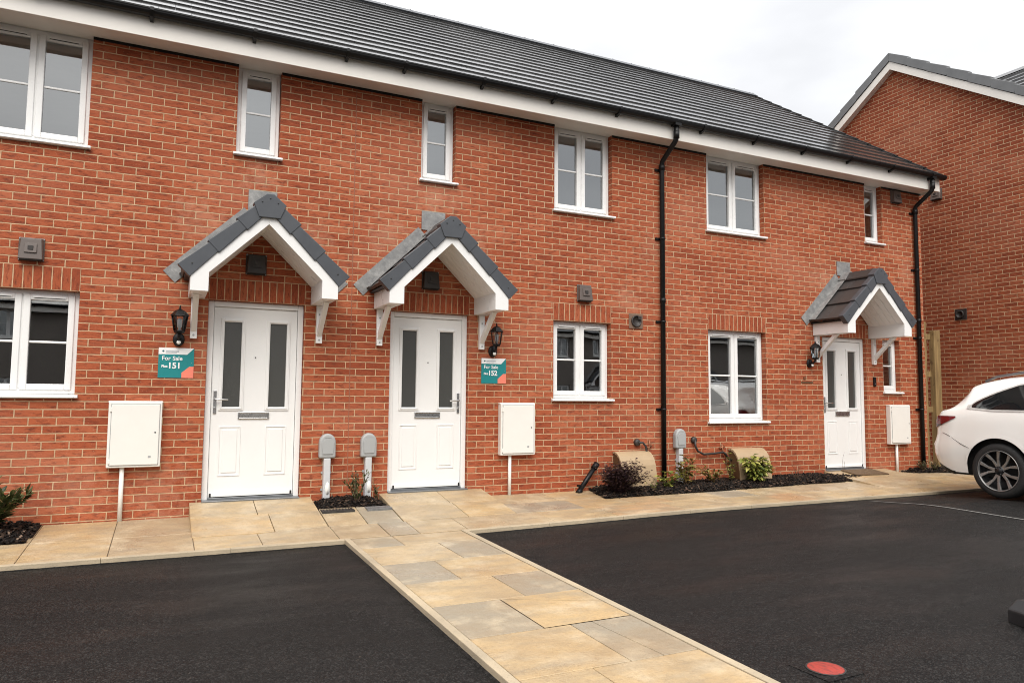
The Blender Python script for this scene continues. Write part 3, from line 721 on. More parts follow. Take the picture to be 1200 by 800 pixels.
# ------------------------------------------------------------------ things fixed to the walls
def wallvent(loc, rz, label, dark=False):
    t = thing('wall_vent', loc, label, 'vent', 'square plastic vents on the brick walls', rz)
    m = MB(); m.box(-0.105, 0.105, -0.012, -0.001, -0.115, 0.105)
    m.hexa([(-0.098, -0.075, -0.105), (0.098, -0.075, -0.105), (0.098, -0.0125, -0.105), (-0.098, -0.0125, -0.105), (-0.080, -0.055, 0.090), (0.080, -0.055, 0.090), (0.098, -0.0125, 0.098), (-0.098, -0.0125, 0.098)])
    m.build('cowl', VENTD if dark else VENTB, t, bevel=0.006)
    m = MB(); m.hexa([(-0.05, -0.082, -0.045), (0.05, -0.082, -0.045), (0.05, -0.07, -0.045), (-0.05, -0.07, -0.045), (-0.05, -0.070, 0.045), (0.05, -0.070, 0.045), (0.05, -0.055, 0.045), (-0.05, -0.055, 0.045)])
    m.box(-0.022, 0.022, -0.084, -0.07, -0.02, 0.022, 1)
    m.build('centre_boss', [VENTD if dark else VENTB, VENTD], t, bevel=0.003)
    m = MB()
    for x in (-0.095, 0.095):
        for z in (-0.105, 0.095): m.tube([(x, -0.016, z), (x, -0.011, z)], 0.006, 8)
    m.build('screws', CHROME, t)
    m = MB(); m.box(-0.09, 0.09, -0.07, -0.013, -0.112, -0.1055); m.build('outlet', DARKGAP, t)
    return t
wallvent((-1.175, 0, 2.475), 0, 'brown square wall vent above the lower window at the far left')
wallvent((0.83, 0, 2.50), 0, 'dark square vent under the left door canopy, beside the 151 board', True)
wallvent((2.765, 0, 2.48), 0, 'dark square vent under the middle door canopy, beside the 152 board', True)
wallvent((4.855, 0, 2.475), 0, 'brown square wall vent above the lower window beside the 152 board')
wallvent((10.87, 0, 4.50), 0, 'brown square wall vent tucked under the eaves beside the right downpipe')
wallvent((XG, 0.93, 5.10), -pi / 2, 'brown square vent high on the gable wall just below the gutter end')
d = thing('duct_outlet', (5.66, 0, 2.15), 'tan square plate with round dark outlet left of the central downpipe', 'vent', 'round duct outlets')
m = MB(); m.box(-0.11, 0.11, -0.012, -0.001, -0.10, 0.10); m.build('plate', DUCTB, d, bevel=0.004)
Mx = Matrix.Rotation(pi / 2, 4, 'X')
m = MB(); m.lathe([(0.078, 0.0125), (0.078, 0.03), (0.066, 0.034), (0.066, 0.016), (0.0, 0.015)], Mx, 24); m.box(0.02, 0.07, -0.04, -0.03, 0.02, 0.066); m.build('outlet_ring', VENTD, d)
d = thing('duct_outlet', (XG, 0.55, 2.73), 'dark round duct outlet low on the gable wall above the fence', 'vent', 'round duct outlets', -pi / 2)
m = MB(); m.box(-0.11, 0.11, -0.014, -0.001, -0.10, 0.10); m.build('plate', VENTD, d, bevel=0.004)
m = MB(); m.lathe([(0.07, 0.0145), (0.07, 0.05), (0.058, 0.054), (0.058, 0.02), (0.0, 0.018)], Mx, 24); m.build('outlet_ring', VENTD, d)

def coach_lamp(x, z, label):
    t = thing('coach_lamp', (x, 0, z), label, 'wall lamp', 'black coach lanterns by the doors')
    m = MB(); m.lathe([(0.0, 0.001), (0.055, 0.001), (0.055, 0.016), (0.045, 0.026), (0.0, 0.03)], Matrix.Translation((0, 0, -0.11)) @ Mx @ Matrix.Diagonal((1, 1.25, 1, 1)), 20)
    m.tube([(0, -0.025, -0.12), (0, -0.07, -0.115), (0, -0.11, -0.09), (0, -0.12, -0.05)], 0.014, 8)
    m.box(-0.03, 0.03, -0.06, -0.026, -0.165, -0.10)
    m.build('backplate', BLACK, t)
    m = MB(); m.lathe([(0.0, 0), (0.02, 0.0), (0.02, 0.012), (0.0, 0.016)], Matrix.Translation((0, -0.06, -0.142)) @ Mx, 12); m.build('sensor', PAPER, t)
    m = MB(); y = -0.125; T = Matrix.Translation((0, y, 0))
    m.lathe([(0.0, -0.055), (0.042, -0.055), (0.05, -0.04), (0.05, -0.03)], T, 6, sm=False)
    m.lathe([(0.088, 0.118), (0.085, 0.126), (0.05, 0.165), (0.03, 0.178), (0.012, 0.185), (0.012, 0.195), (0.007, 0.20), (0.009, 0.215), (0.0, 0.225)], T, 6, sm=False)
    for k in range(6):
        w = 2 * pi * k / 6
        m.tube([(0.049 * cos(w), y + 0.049 * sin(w), -0.032), (0.074 * cos(w), y + 0.074 * sin(w), 0.12)], 0.0055, 6)
    m.build('lantern', BLACK, t)
    m = MB(); m.lathe([(0.045, -0.03), (0.069, 0.118)], T, 6, sm=False, cap=False); g = m.build('glass', LAMPGL, t)
    m = MB(); m.lathe([(0.0, -0.03), (0.012, -0.03), (0.012, 0.0), (0.022, 0.01), (0.024, 0.075), (0.015, 0.09), (0.0, 0.095)], T, 12); m.build('bulb', BULB, t)
    return t
coach_lamp(0.115, 1.785, 'black coach lantern directly above the 151 sale board')
coach_lamp(3.57, 1.785, 'black coach lantern directly above the 152 sale board')
coach_lamp(8.83, 1.785, 'black coach lantern at the right house, with no board beneath it')

def text_mesh(body, size, off=0.0):
    cu = bpy.data.curves.new('lettering', 'FONT'); cu.body = body; cu.size = size; cu.offset = off; cu.extrude = 0.0008
    o = bpy.data.objects.new('lettering', cu); C.objects.link(o)
    bpy.context.view_layer.update()
    me = bpy.data.meshes.new_from_object(o.evaluated_get(bpy.context.evaluated_depsgraph_get()))
    bpy.data.objects.remove(o); return me
def sale_board(x, z, num, label):
    t = thing('sale_board', (x, 0, z), label, 'sign', 'teal sale boards on the wall')
    w, h = 0.325, 0.30
    m = MB(); m.box(0, w, -0.006, -0.001, 0, h); m.build('board', TEAL, t)
    m = MB(); m.prism_y([(0, h - 0.066), (w * 0.80, h - 0.066), (w - 0.006, h - 0.004), (w - 0.006, h), (0, h)], -0.0085, -0.0065); m.build('white_band', SIGNW, t)
    m = MB(); m.prism_y([(w * 0.66, 0), (w, 0), (w, 0.115), (w * 0.88, 0.115), (w * 0.66, 0.052)], -0.0085, -0.0065); m.build('coral_patch', CORAL, t)
    m = MB(); m.lathe([(0.0, 0), (0.010, 0), (0.010, 0.001), (0, 0.001)], Matrix.Translation((0.042, -0.009, h - 0.034)) @ Mx, 8); m.build('emblem', SIGND, t)
    m = MB(); m.box(0.064, 0.185, -0.0105, -0.009, h - 0.040, h - 0.030); m.box(0.064, 0.165, -0.0105, -0.009, h - 0.052, h - 0.048); m.build('name_strip', SIGNG, t)
    for body, size, tx, tz, off in (('For Sale', 0.058, 0.030, 0.176, 0.0009), ('Plot', 0.034, 0.030, 0.103, 0.0014), (num, 0.082, 0.085, 0.095, 0.0026)):
        me = text_mesh(body, size, off); me.materials.append(SIGNW)
        o = bpy.data.objects.new('lettering', me); C.objects.link(o); o.parent = t
        o.location = (tx, -0.0092, tz); o.rotation_euler = (pi / 2, 0, 0)
    m = MB()
    for sx, sz in ((0.014, h * 0.5), (w - 0.022, h * 0.5)): m.tube([(sx, -0.0085, sz), (sx, -0.006, sz)], 0.004, 8)
    m.build('screws', CHROME, t)
    return t
sale_board(-0.062, 1.29, '151', 'teal sale board reading 151, left of the left white door')
sale_board(3.427, 1.29, '152', 'teal sale board reading 152, right of the middle white door')

def meter_box(x0, x1, z0, z1, px, zb, label):
    cx = (x0 + x1) / 2; D = 0.085
    t = thing('meter_box', (cx, 0, zb), label, 'meter box', 'white meter boxes on the front walls'); O = (cx, 0, zb)
    m = MB(); m.box(x0, x1, -D, -0.001, z0, z1); m.box(x0 - 0.006, x1 + 0.006, -D + 0.012, -0.002, z1 - 0.01, z1 + 0.008)
    m.build('housing', METERW, t, O, bevel=0.012, seg=3)
    m = MB(); m.box(x0 + 0.028, x1 - 0.022, -D - 0.010, -D - 0.001, z0 + 0.024, z1 - 0.024); d = m.build('door', METERW, t, O, bevel=0.006)
    m = MB(); m.box(x0 + 0.0225, x1 - 0.0165, -D - 0.003, -D - 0.0008, z0 + 0.0185, z1 - 0.0185); m.build('door_shadow_line', GREYP, t, O)  # grey strip behind the door, drawn in as its shadow line
    m = MB(); m.tube([(x1 - 0.055, -D - 0.013, (z0 + z1) / 2 + 0.02), (x1 - 0.055, -D - 0.009, (z0 + z1) / 2 + 0.02)], 0.008, 10); m.build('lock', ALU, d, O)
    m = MB()
    for z in (z0 + 0.06, z1 - 0.075): m.box(x0 + 0.014, x0 + 0.030, -D - 0.012, -D + 0.001, z - 0.022, z + 0.022)
    m.build('hinges', METERW, t, O, bevel=0.003)
    m = MB(); m.tube([(px, -0.032, zb - 0.03), (px, -0.032, z0 + 0.005)], 0.021, 12); m.build('conduit', METERW, t, O)
    m = MB()
    for z in (z0 + 0.09,): m.box(x1 - 0.11, x1 - 0.085, -D - 0.0115, -D - 0.010, z, z + 0.02)
    m.build('mark', GREYP, d, O)
    return t
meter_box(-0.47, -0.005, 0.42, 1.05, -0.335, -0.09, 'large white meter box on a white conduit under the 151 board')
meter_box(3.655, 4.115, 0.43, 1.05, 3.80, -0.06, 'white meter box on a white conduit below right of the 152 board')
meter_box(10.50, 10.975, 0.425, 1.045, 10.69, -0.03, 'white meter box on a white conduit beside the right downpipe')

def post_cap(x, zb, label, bent=False):
    t = thing('meter_post', (x, 0, zb), label, 'utility post', 'grey rounded meter posts'); O = (0, 0, zb)
    m = MB(); w = 0.088
    prof = [(-w, 0.455), (w, 0.455)] + [(w, 0.60)] + [(w * cos(k * pi / 12), 0.62 + w * 1.12 * sin(k * pi / 12)) for k in range(0, 13)] + [(-w, 0.60)]
    prof = [(a, b + 0.0) for a, b in prof]
    m.prism_y(prof, -0.085, -0.001)
    m.build('cap', GREYP, t, O, bevel=0.022, seg=4)
    m = MB(); m.prism_y([(-0.055, 0.50), (0.055, 0.50), (0.065, 0.62), (0.03, 0.66), (-0.03, 0.66), (-0.065, 0.62)], -0.094, -0.086); m.box(-0.035, 0.035, -0.0885, -0.0855, 0.672, 0.677)
    m.build('cap_ridge', GREYP, t, O, bevel=0.006)
    m = MB(); y = -0.045
    m.box(-0.036, 0.036, -0.078, -0.002, zb - 0.03, 0.456)
    if bent: m.hexa([(-0.04, -0.16, zb - 0.03), (0.04, -0.16, zb - 0.03), (0.04, -0.08, zb - 0.03), (-0.04, -0.08, zb - 0.03), (-0.037, -0.095, zb + 0.2), (0.037, -0.095, zb + 0.2), (0.037, -0.0785, zb + 0.2), (-0.037, -0.0785, zb + 0.2)])
    m.build('conduit', GREYL, t, O, bevel=0.008)
    if not bent:
        m = MB(); m.lathe([(0.0, 0), (0.026, 0), (0.026, 0.001), (0.0, 0.001)], Matrix.Translation((0.008, -0.0785, 0.135)) @ Mx @ Matrix.Diagonal((1, 2.6, 1, 1)), 20); m.build('sticker', PAPER, t, O)
    m = MB()
    for z in (0.30, 0.12):
        for s in (-1, 1): m.box(s * 0.045 - 0.008, s * 0.045 + 0.008, -0.02, -0.002, z - 0.012, z + 0.012)
    m.build('clips', GREYP, t, O)
    return t
post_cap(1.615, -0.11, 'grey round-topped meter post standing nearest the left white door')
post_cap(2.065, -0.09, 'grey round-topped meter post standing nearest the middle white door')
post_cap(6.34, -0.08, 'grey round-topped meter post right of the central downpipe', True)

def downpipe(x, zb, label):
    t = thing('downpipe', (x, 0, zb), label, 'downpipe', 'black rainwater downpipes'); O = (x, 0, zb)
    m = MB()
    pts = [(x, -0.378, 4.80), (x, -0.378, 4.63), (x, -0.365, 4.585), (x, -0.345, 4.56)] + [(x, -0.085, 4.385), (x, -0.065, 4.365), (x, -0.055, 4.32), (x, -0.055, zb - 0.03)]
    m.tube(pts, 0.034, 14)
    for z0, z1, y in ((4.60, 4.70, -0.378), (4.25, 4.33, -0.055), (2.42, 2.48, -0.055)): m.tube([(x, y, z0), (x, y, z1)], 0.040, 14)
    m.box(x - 0.05, x + 0.05, -0.43, -0.33, 4.765, 4.80)
    m.build('pipe', BLACK, t, O)
    for z in (4.26, 3.30, 2.16, 0.98):
        m = MB(); m.tube([(x, -0.055, z - 0.014), (x, -0.055, z + 0.014)], 0.0385, 14); m.box(x - 0.085, x + 0.0455, -0.022, -0.001, z - 0.015, z + 0.015); m.build('clip', BLACK, t, O)
    return t
downpipe(6.07, -0.06, 'central black downpipe running from gutter to planting bed between two houses')
downpipe(11.30, -0.04, 'black downpipe at the right end of the terrace beside the timber gate')

m = MB(); m.box(10.22, 10.275, -0.026, -0.001, 1.345, 1.495); b = m.build('doorbell', BLACK, None, (10.25, 0, 1.42), bevel=0.008)
tag(b, 'black video doorbell between the right door and its narrow window', 'doorbell')
m = MB(); m.tube([(10.25, -0.028, 1.385), (10.25, -0.025, 1.385)], 0.012, 12); m.build('button', ALU, b, (10.25, 0, 1.42))
t = thing('wall_fixing', (8.72, 0, 1.42), 'tiny rusty brown fixing below the lantern of the right house', 'fixing')
m = MB(); m.box(8.70, 8.745, -0.02, -0.001, 1.435, 1.47); m.build('bracket', COPPER, t, (8.72, 0, 1.42)); m = MB(); m.box(8.66, 8.90, -0.008, -0.001, 1.375, 1.395); m.build('strip', BROWNB, t, (8.72, 0, 1.42))

# beige gas boxes in the planting bed
def gas_box(x0, x1, z0, label):
    cx = (x0 + x1) / 2; O = (cx, 0, z0); t = thing('gas_meter_box', O, label, 'gas meter box', 'beige curved gas meter boxes')
    prof = [(-0.002, 0.43), (-0.05, 0.428), (-0.10, 0.41), (-0.145, 0.375), (-0.18, 0.325), (-0.205, 0.26), (-0.225, 0.15), (-0.24, z0 + 0.05)]
    m = MB(); m.prism_x([(y, z) for y, z in prof] + [(-0.002, z0 + 0.05)], x0 + 0.012, x1 - 0.012, sm=False); m.build('base', BROWNB, t, O)
    m = MB()
    off = lambda p, d: (p[0] - d * 0.8, p[1] + d * 0.75)
    for i in range(len(prof) - 1):
        a, b = prof[i], prof[i + 1]; A, B = off(a, 0.006), off(b, 0.006)
        m.face([(x0, A[0], A[1]), (x0, B[0], B[1]), (x1, B[0], B[1]), (x1, A[0], A[1])], sm=True)
        for X in (x0, x1):
            q = [(X, A[0], A[1]), (X, B[0], B[1]), (X, b[0] + 0.01, b[1] - 0.02), (X, a[0] + 0.0, a[1] - 0.02)]; m.face(q if X == x1 else q[::-1])
    m.build('lid', BEIGE, t, O)
    m = MB(); m.tube([(cx + 0.02, -0.19, 0.30), (cx + 0.02, -0.199, 0.304)], 0.009, 10); m.build('screw', BROWNB, t, O)
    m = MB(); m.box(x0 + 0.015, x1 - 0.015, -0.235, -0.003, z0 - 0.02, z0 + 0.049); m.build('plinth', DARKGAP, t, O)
    return t
gas_box(5.29, 5.82, -0.06, 'beige curved gas meter box behind the purple shrub')
gas_box(7.22, 7.80, -0.06, 'beige curved gas meter box behind the yellow green shrub')
def gas_pipe(pts, label, cop, O):
    t = thing('gas_pipe', O, label, 'pipe', 'black gas pipes through the wall')
    m = MB(); p = pts[0]; m.lathe([(0.0, 0.0), (0.045, 0.0), (0.045, 0.03), (0.03, 0.045), (0.0, 0.045)], Matrix.Translation((p[0] - O[0], 0, p[2] - O[2])) @ Mx, 16)
    m.build('wall_plate', VENTD, t)
    m = MB(); m.tube(pts, 0.015, 8); m.build('hose', VENTD, t, O)
    m = MB()
    for c in cop: m.tube(c, 0.011, 8)
    m.build('copper_tails', COPPER, t, O)
gas_pipe([(5.665, -0.04, 0.545), (5.73, -0.06, 0.54), (5.775, -0.06, 0.49), (5.785, -0.06, 0.42), (5.75, -0.06, 0.36)], 'black gas pipe curling down the wall just left of the central downpipe',
         [[(5.86, -0.02, 0.58), (5.86, -0.03, 0.50), (5.83, -0.03, 0.44), (5.86, -0.03, 0.36), (5.87, -0.03, 0.05)], [(5.82, -0.02, 0.47), (5.90, -0.02, 0.50)]], (5.665, 0, 0.545))
gas_pipe([(6.605, -0.04, 0.56), (6.60, -0.055, 0.48), (6.64, -0.055, 0.41), (6.74, -0.055, 0.365), (6.9, -0.055, 0.37), (7.08, -0.055, 0.385), (7.13, -0.055, 0.36), (7.18, -0.055, 0.29), (7.25, -0.06, 0.27)], 'long black gas pipe sagging across the wall right of the grey post',
         [[(7.09, -0.02, 0.50), (7.10, -0.03, 0.40), (7.15, -0.03, 0.33), (7.16, -0.03, 0.24), (7.24, -0.03, 0.23)], [(7.05, -0.02, 0.44), (7.14, -0.02, 0.46)]], (6.605, 0, 0.56))
t = thing('drain_pipe', (4.72, -0.06, -0.06), 'short black pipe leaning against the wall beside the purple shrub', 'pipe')
m = MB(); m.tube([(4.70, -0.13, -0.05), (4.98, -0.075, 0.26)], 0.03, 12); m.tube([(4.955, -0.08, 0.232), (5.01, -0.07, 0.295)], 0.04, 12); m.tube([(4.695, -0.13, -0.06), (4.735, -0.125, -0.018)], 0.037, 12); m.build('pipe', BLACK, t, (4.72, -0.06, -0.06))
m = MB(); m.box(4.69, 4.715, -0.16, -0.11, 0.02, 0.05); m.build('lug', BLACK, t, (4.72, -0.06, -0.06))
m = MB(); m.tube([(-1.60, -0.03, 0.16), (-1.62, -0.05, 0.10), (-1.68, -0.05, 0.04)], 0.022, 10); m.lathe([(0, 0), (0.045, 0), (0.045, 0.03), (0, 0.03)], Matrix.Translation((-1.60, -0.001, 0.16)) @ Mx, 14)
tag(m.build('gas_pipe', VENTD, None, (-1.6, 0, 0.16)), 'black pipe stub low on the wall at the far left edge above the green shrub', 'pipe', 'black gas pipes through the wall')

# ------------------------------------------------------------------ ground
m = MB(); m.face([(-600, -600, -0.75), (600, -600, -0.75), (600, 600, -0.75), (-600, 600, -0.75)])
struct(m.build('ground', DIRT))
m = MB()
xs = [-45, -30, -20, -14, -10, -7, -5, -3, -1.5, 0, 1, 2, 3, 4, 5, 6, 7, 8, 9, 10, 11, 12, 13, 14, 16, 18, 20, 24, 30, 40, 60]
ys = [-45, -30, -22, -16, -12, -10, -8, -7, -6, -5.5, -5, -4.5, -4, -3.5, -3, -2.6, -2.2, -1.9, -1.7, -1.49]
m.grid([[(x, y, zg(x, min(y, -1.5001)) + AZ) for x in xs] for y in ys], flip=False)
# ragged tar lip along the edgings
rl = random.Random(3)
def lip(p0, p1, nx, ny, wmax):
    n = int(math.hypot(p1[0] - p0[0], p1[1] - p0[1]) / 0.025); prev = None
    w = 0.0
    for i in range(n + 1):
        t = i / n; x, y = lerp(p0[0], p1[0], t), lerp(p0[1], p1[1], t); w = clamp(0.6 * w + rl.uniform(-0.2, 0.6)) 
        ww = wmax * (0.15 + 0.85 * w)
        A = (x - nx * 0.02, y - ny * 0.02); B = (x + nx * ww, y + ny * ww)
        cur = ((A[0], A[1], zg(A[0], min(A[1], -1.5001)) + AZ + 0.001), (B[0], B[1], zg(B[0], min(B[1], -1.5001)) + AZ + 0.008))
        if prev: m.face([prev[0], cur[0], cur[1], prev[1]] if nx * (p1[1] - p0[1]) - ny * (p1[0] - p0[0]) < 0 else [prev[1], cur[1], cur[0], prev[0]])
        prev = cur
lip((-7, -1.5), (1.50, -1.5), 0, 1, 0.012); lip((2.67, -1.5), (13.3, -1.5), 0, 1, 0.012)
lip((1.50, -1.5), (1.50, -9), 1, 0, 0.010); lip((2.67, -1.5), (2.67, -9), -1, 0, 0.008)
struct(m.build('road', ASPH))

# paving
sl = MB(); rs = random.Random(21)
def slab_quad(x0, x1, y0, y1, tone, zf=zg, dz=0.0, th=0.06):
    """y0 = nearer the street"""
    g = 0.0032; j = [rs.uniform(-0.0015, 0.0015) for _ in range(4)]
    P = [(x0 + g, y0 + g), (x1 - g, y0 + g), (x1 - g, y1 - g), (x0 + g, y1 - g)]
    top = [(x, y, zf(x, y) + dz + j[k]) for k, (x, y) in enumerate(P)]
    sl.hexa([(a, b, c - th) for a, b, c in top] + top, tone=tone)
def tone_pick():
    r_ = rs.random()
    return rs.uniform(0.0, 0.22) if r_ < 0.10 else rs.uniform(0.32, 1.0)
def row(xa, xb, y0, y1, wmin, wmax, zf=zg, greys=True):
    x = xa
    while x < xb - 1e-3:
        w = rs.uniform(wmin, wmax)
        if xb - x - w < wmin * 0.7: w = xb - x
        slab_quad(x, x + w, y0, y1, tone_pick() if greys else rs.uniform(0.35, 1), zf); x += w
def zlift(f, k=0.004): return lambda x, y: f(x, min(y, 0)) + k
row(0.28, 1.47, -1.45, -0.98, 0.45, 0.98); slab_quad(1.47, 1.93, -1.45, -0.98, 0.33); slab_quad(1.93, 2.215, -1.45, -0.98, 0.12); slab_quad(2.215, 2.70, -1.45, -0.98, 0.5); row(2.70, 13.3, -1.45, -0.98, 0.5, 0.98)
row(3.44, 13.3, -0.98, -0.52, 0.5, 0.98); row(3.44, 13.3, -0.52, -0.005, 0.55, 1.0); slab_quad(1.465, 1.84, -0.98, -0.44, 0.45); slab_quad(1.84, 2.195, -0.98, -0.44, 0.15)
for xa, xb in ((-7, -6.1), (-6.1, -5.2), (-5.2, -4.3), (-4.3, -3.4), (-3.4, -2.5), (-2.5, -1.75), (-1.75, -0.96), (-0.96, -0.35), (-0.35, 0.28)):
    slab_quad(xa, xb, -1.45, -0.78, rs.uniform(0.35, 0.8)); slab_quad(xa, xb, -0.78, -0.005, rs.uniform(0.35, 0.9))
row(11.56, 13.3, -0.004, 0.6, 0.5, 0.7, lambda x, y: zg(x, min(y, 0)), False); row(11.56, 13.3, 0.61, 1.2, 0.5, 0.9, lambda x, y: zg(x, 0), False); row(11.56, 13.3, 1.21, 1.8, 0.5, 0.9, lambda x, y: zg(x, 0), False)
# sloping landings up to the three doors
for cx, xa, xb in ((0.86, 0.27, 1.46), (2.78, 2.20, 3.44), (9.60, 9.08, 10.42)):
    E_ = -0.98
    zl = lambda x, y: z_ramp(x, y) + 0.002
    mid = lerp(xa, xb, rs.uniform(0.42, 0.6)); mid2 = lerp(xa, xb, rs.uniform(0.5, 0.7))
    slab_quad(xa, mid, -0.48, -0.006, rs.uniform(0.5, 0.9), zl, 0.0, 0.16); slab_quad(mid, xb, -0.48, -0.006, rs.uniform(0.4, 0.8), zl, 0.0, 0.16)
    slab_quad(xa, mid2, E_, -0.48, rs.uniform(0.4, 0.9), zl, 0.0, 0.10); slab_quad(mid2, xb, E_, -0.48, rs.uniform(0.4, 0.9), zl, 0.0, 0.10)
# the path down to the street: rows of one long and one short slab
px0, px1 = 1.555, 2.615
rows = [(-1.47, -1.88, [0.36], (0.12, 0.5)), (-1.88, -2.50, [0.64], (0.62, 0.14)), (-2.50, -3.10, [0.40], (0.07, 0.70)), (-3.10, -3.66, [0.62], (0.66, 0.08)),
        (-3.66, -4.28, [0.44], (0.10, 0.82)), (-4.28, -4.90, [0.60], (0.72, 0.10)), (-4.90, -5.50, [0.38], (0.66, 0.78)), (-5.50, -6.1, [0.6], (0.5, 0.15)), (-6.1, -6.7, [0.4], (0.1, 0.7)), (-6.7, -7.3, [0.62], (0.6, 0.9)), (-7.3, -9, [0.5], (0.4, 0.8))]
for i, (ya, yb_, sp, tn) in enumerate(rows):
    xm = px0 + sp[0] * (px1 - px0)
    if i == 4:      # a slab cut on the diagonal
        slab_quad(px0, xm, yb_, ya, tn[0])
        for tri in (((xm, ya), (px1, ya), (px1, ya - 0.30)), ((xm, ya), (px1, ya - 0.30), (px1, yb_), (xm, yb_))):
            tri = [(clamp((x - xm) / (px1 - xm)) * (px1 - xm - 0.006) + xm + 0.003, y + (0.004 if y < ya - 0.1 else -0.004)) for x, y in tri]
            if len(tri) == 3: tri = [(x, y + 0.003) for x, y in tri]
            top = [(x, y, zg(x, y) + 0.0) for x, y in tri]; sl.face(top[::-1], tone=tn[1])
    elif i == 5:
        slab_quad(px0, xm, yb_, ya, tn[0])
        xq = xm + 0.16
        for P in ([(xm + 0.003, yb_ + 0.003), (xq + 0.04, yb_ + 0.003), (xq - 0.02, ya - 0.003), (xm + 0.003, ya - 0.003)], [(xq + 0.046, yb_ + 0.003), (px1 - 0.003, yb_ + 0.003), (px1 - 0.003, ya - 0.003), (xq - 0.014, ya - 0.003)]):
            top = [(x, y, zg(x, y)) for x, y in P]; sl.hexa([(x, y, z - 0.05) for x, y, z in top] + top, tone=tn[1])
    else:
        slab_quad(px0, xm, yb_, ya, tn[0]); slab_quad(xm, px1, yb_, ya, tn[1])
struct(sl.build('path', SLAB, bevel=0.0025, seg=1))
jb = MB()
jb.grid([[(x, y, lerp(z_wall(x), z_edge(x), -y / 1.5) - 0.0075) for x in (-7, -3, 0, 0.5, 0.9, 1.2, 1.5, 2, 3, 4, 6, 9, 13.3)] for y in (-1.47, -0.7, -0.003)])
jb.grid([[(x, y, zg(x, y) - 0.0065) for x in (1.54, 2.63)] for y in (-9, -6, -3, -1.49)])
struct(jb.build('path_bedding', JOINT))
eg = MB()
def edging(p0, p1, w, side):
    n = max(1, round(math.hypot(p1[0] - p0[0], p1[1] - p0[1]) / 0.915))
    for i in range(n):
        Lg = math.hypot(p1[0] - p0[0], p1[1] - p0[1]); a = [lerp(p0[k], p1[k], i / n + 0.001 / Lg) for k in (0, 1)]; b = [lerp(p0[k], p1[k], (i + 1) / n - 0.001 / Lg) for k in (0, 1)]
        nx, ny = side
        P = [(a[0], a[1]), (b[0], b[1]), (b[0] + nx * w, b[1] + ny * w), (a[0] + nx * w, a[1] + ny * w)]
        top = [(x, y, zg(x, min(y, -1.5001) if y < -1.49 else y) + 0.004) for x, y in P]
        lo = [(x, y, z - 0.15) for x, y, z in top]
        cr = (P[1][0] - P[0][0]) * (P[2][1] - P[1][1]) - (P[1][1] - P[0][1]) * (P[2][0] - P[1][0])
        if cr < 0: lo, top = lo[::-1], top[::-1]
        eg.hexa(lo + top)
edging((-7, -1.505), (1.50, -1.505), 0.052, (0, 1)); edging((2.67, -1.505), (13.3, -1.505), 0.052, (0, 1))
edging((1.50, -1.45), (1.50, -9), 0.052, (1, 0)); edging((2.67, -1.45), (2.67, -9), 0.052, (-1, 0))
struct(eg.build('kerb_edging', EDGE, bevel=0.004))

# bay line, cover, rubber foot, doormat, gullies
m = MB()
for k in range(24):
    y0, y1 = -1.62 - k * 0.2, -1.62 - (k + 1) * 0.2
    x = 8.04
    m.face([(x, y1, zg(x, y1) + AZ + 0.004), (x + 0.045, y1, zg(x + 0.045, y1) + AZ + 0.004), (x + 0.045, y0, zg(x + 0.045, y0) + AZ + 0.004), (x, y0, zg(x, y0) + AZ + 0.004)])
struct(m.build('bay_line', WLINE))
cxr, cyr = 3.075, -5.32; zr_ = zg(cxr, cyr) + AZ
t = thing('utility_cover', (cxr, cyr, zr_), 'small round red painted cover set in the dark drive', 'manhole cover')
Tm = Matrix.Rotation(rad(2), 4, 'Z')
m = MB(); s = 0.125
q = [Tm @ Vector(p) for p in ((-s, -s, 0.0), (s, -s, 0.0), (s, s, 0.0), (-s, s, 0.0))]
m.hexa([(p.x, p.y, -0.05) for p in q] + [(p.x, p.y, 0.003) for p in q]); m.build('frame', ASPH, t)
m = MB(); m.lathe([(0.088, 0.0042), (0.088, 0.0085), (0.084, 0.010), (0.0, 0.010)], None, 32); m.build('lid', REDP, t)
m = MB(); m.lathe([(0.0885, 0.0042), (0.097, 0.0042), (0.097, 0.007), (0.0885, 0.007)], None, 32)
m.build('lid_ring', IRON, t)
zf_ = zg(4.4, -5.5) + AZ
t = thing('rubber_foot', (4.87, -5.45, zf_), 'black rubber block foot on the drive at the right edge', 'rubber foot', None, rad(-14))
m = MB(); m.prism_y([(-0.24, 0.0), (0.5, 0.0), (0.5, 0.10), (0.46, 0.14), (-0.17, 0.14), (-0.24, 0.085)], -0.11, 0.13); m.build('block', RUBBER, t, bevel=0.01)
m = MB(); m.box(0.10, 0.18, -0.03, 0.05, 0.1405, 0.15); m.box(-0.2, 0.4, -0.113, -0.1105, 0.03, 0.045); m.build('slot_rim', RUBBER, t)
m = MB()
P = [(9.36, -0.36), (10.02, -0.40), (10.05, -0.045), (9.40, -0.035)]
zl = lambda x, y: z_ramp(x, y) + 0.002
top = [(x, y, zl(x, y) + 0.018) for x, y in P]; m.hexa([(x, y, z - 0.014) for x, y, z in top] + top)
tag(m.build('doormat', MAT_COIR, None, (9.7, -0.2, 0.03), bevel=0.006), 'brown doormat lying at the right white door', 'doormat')
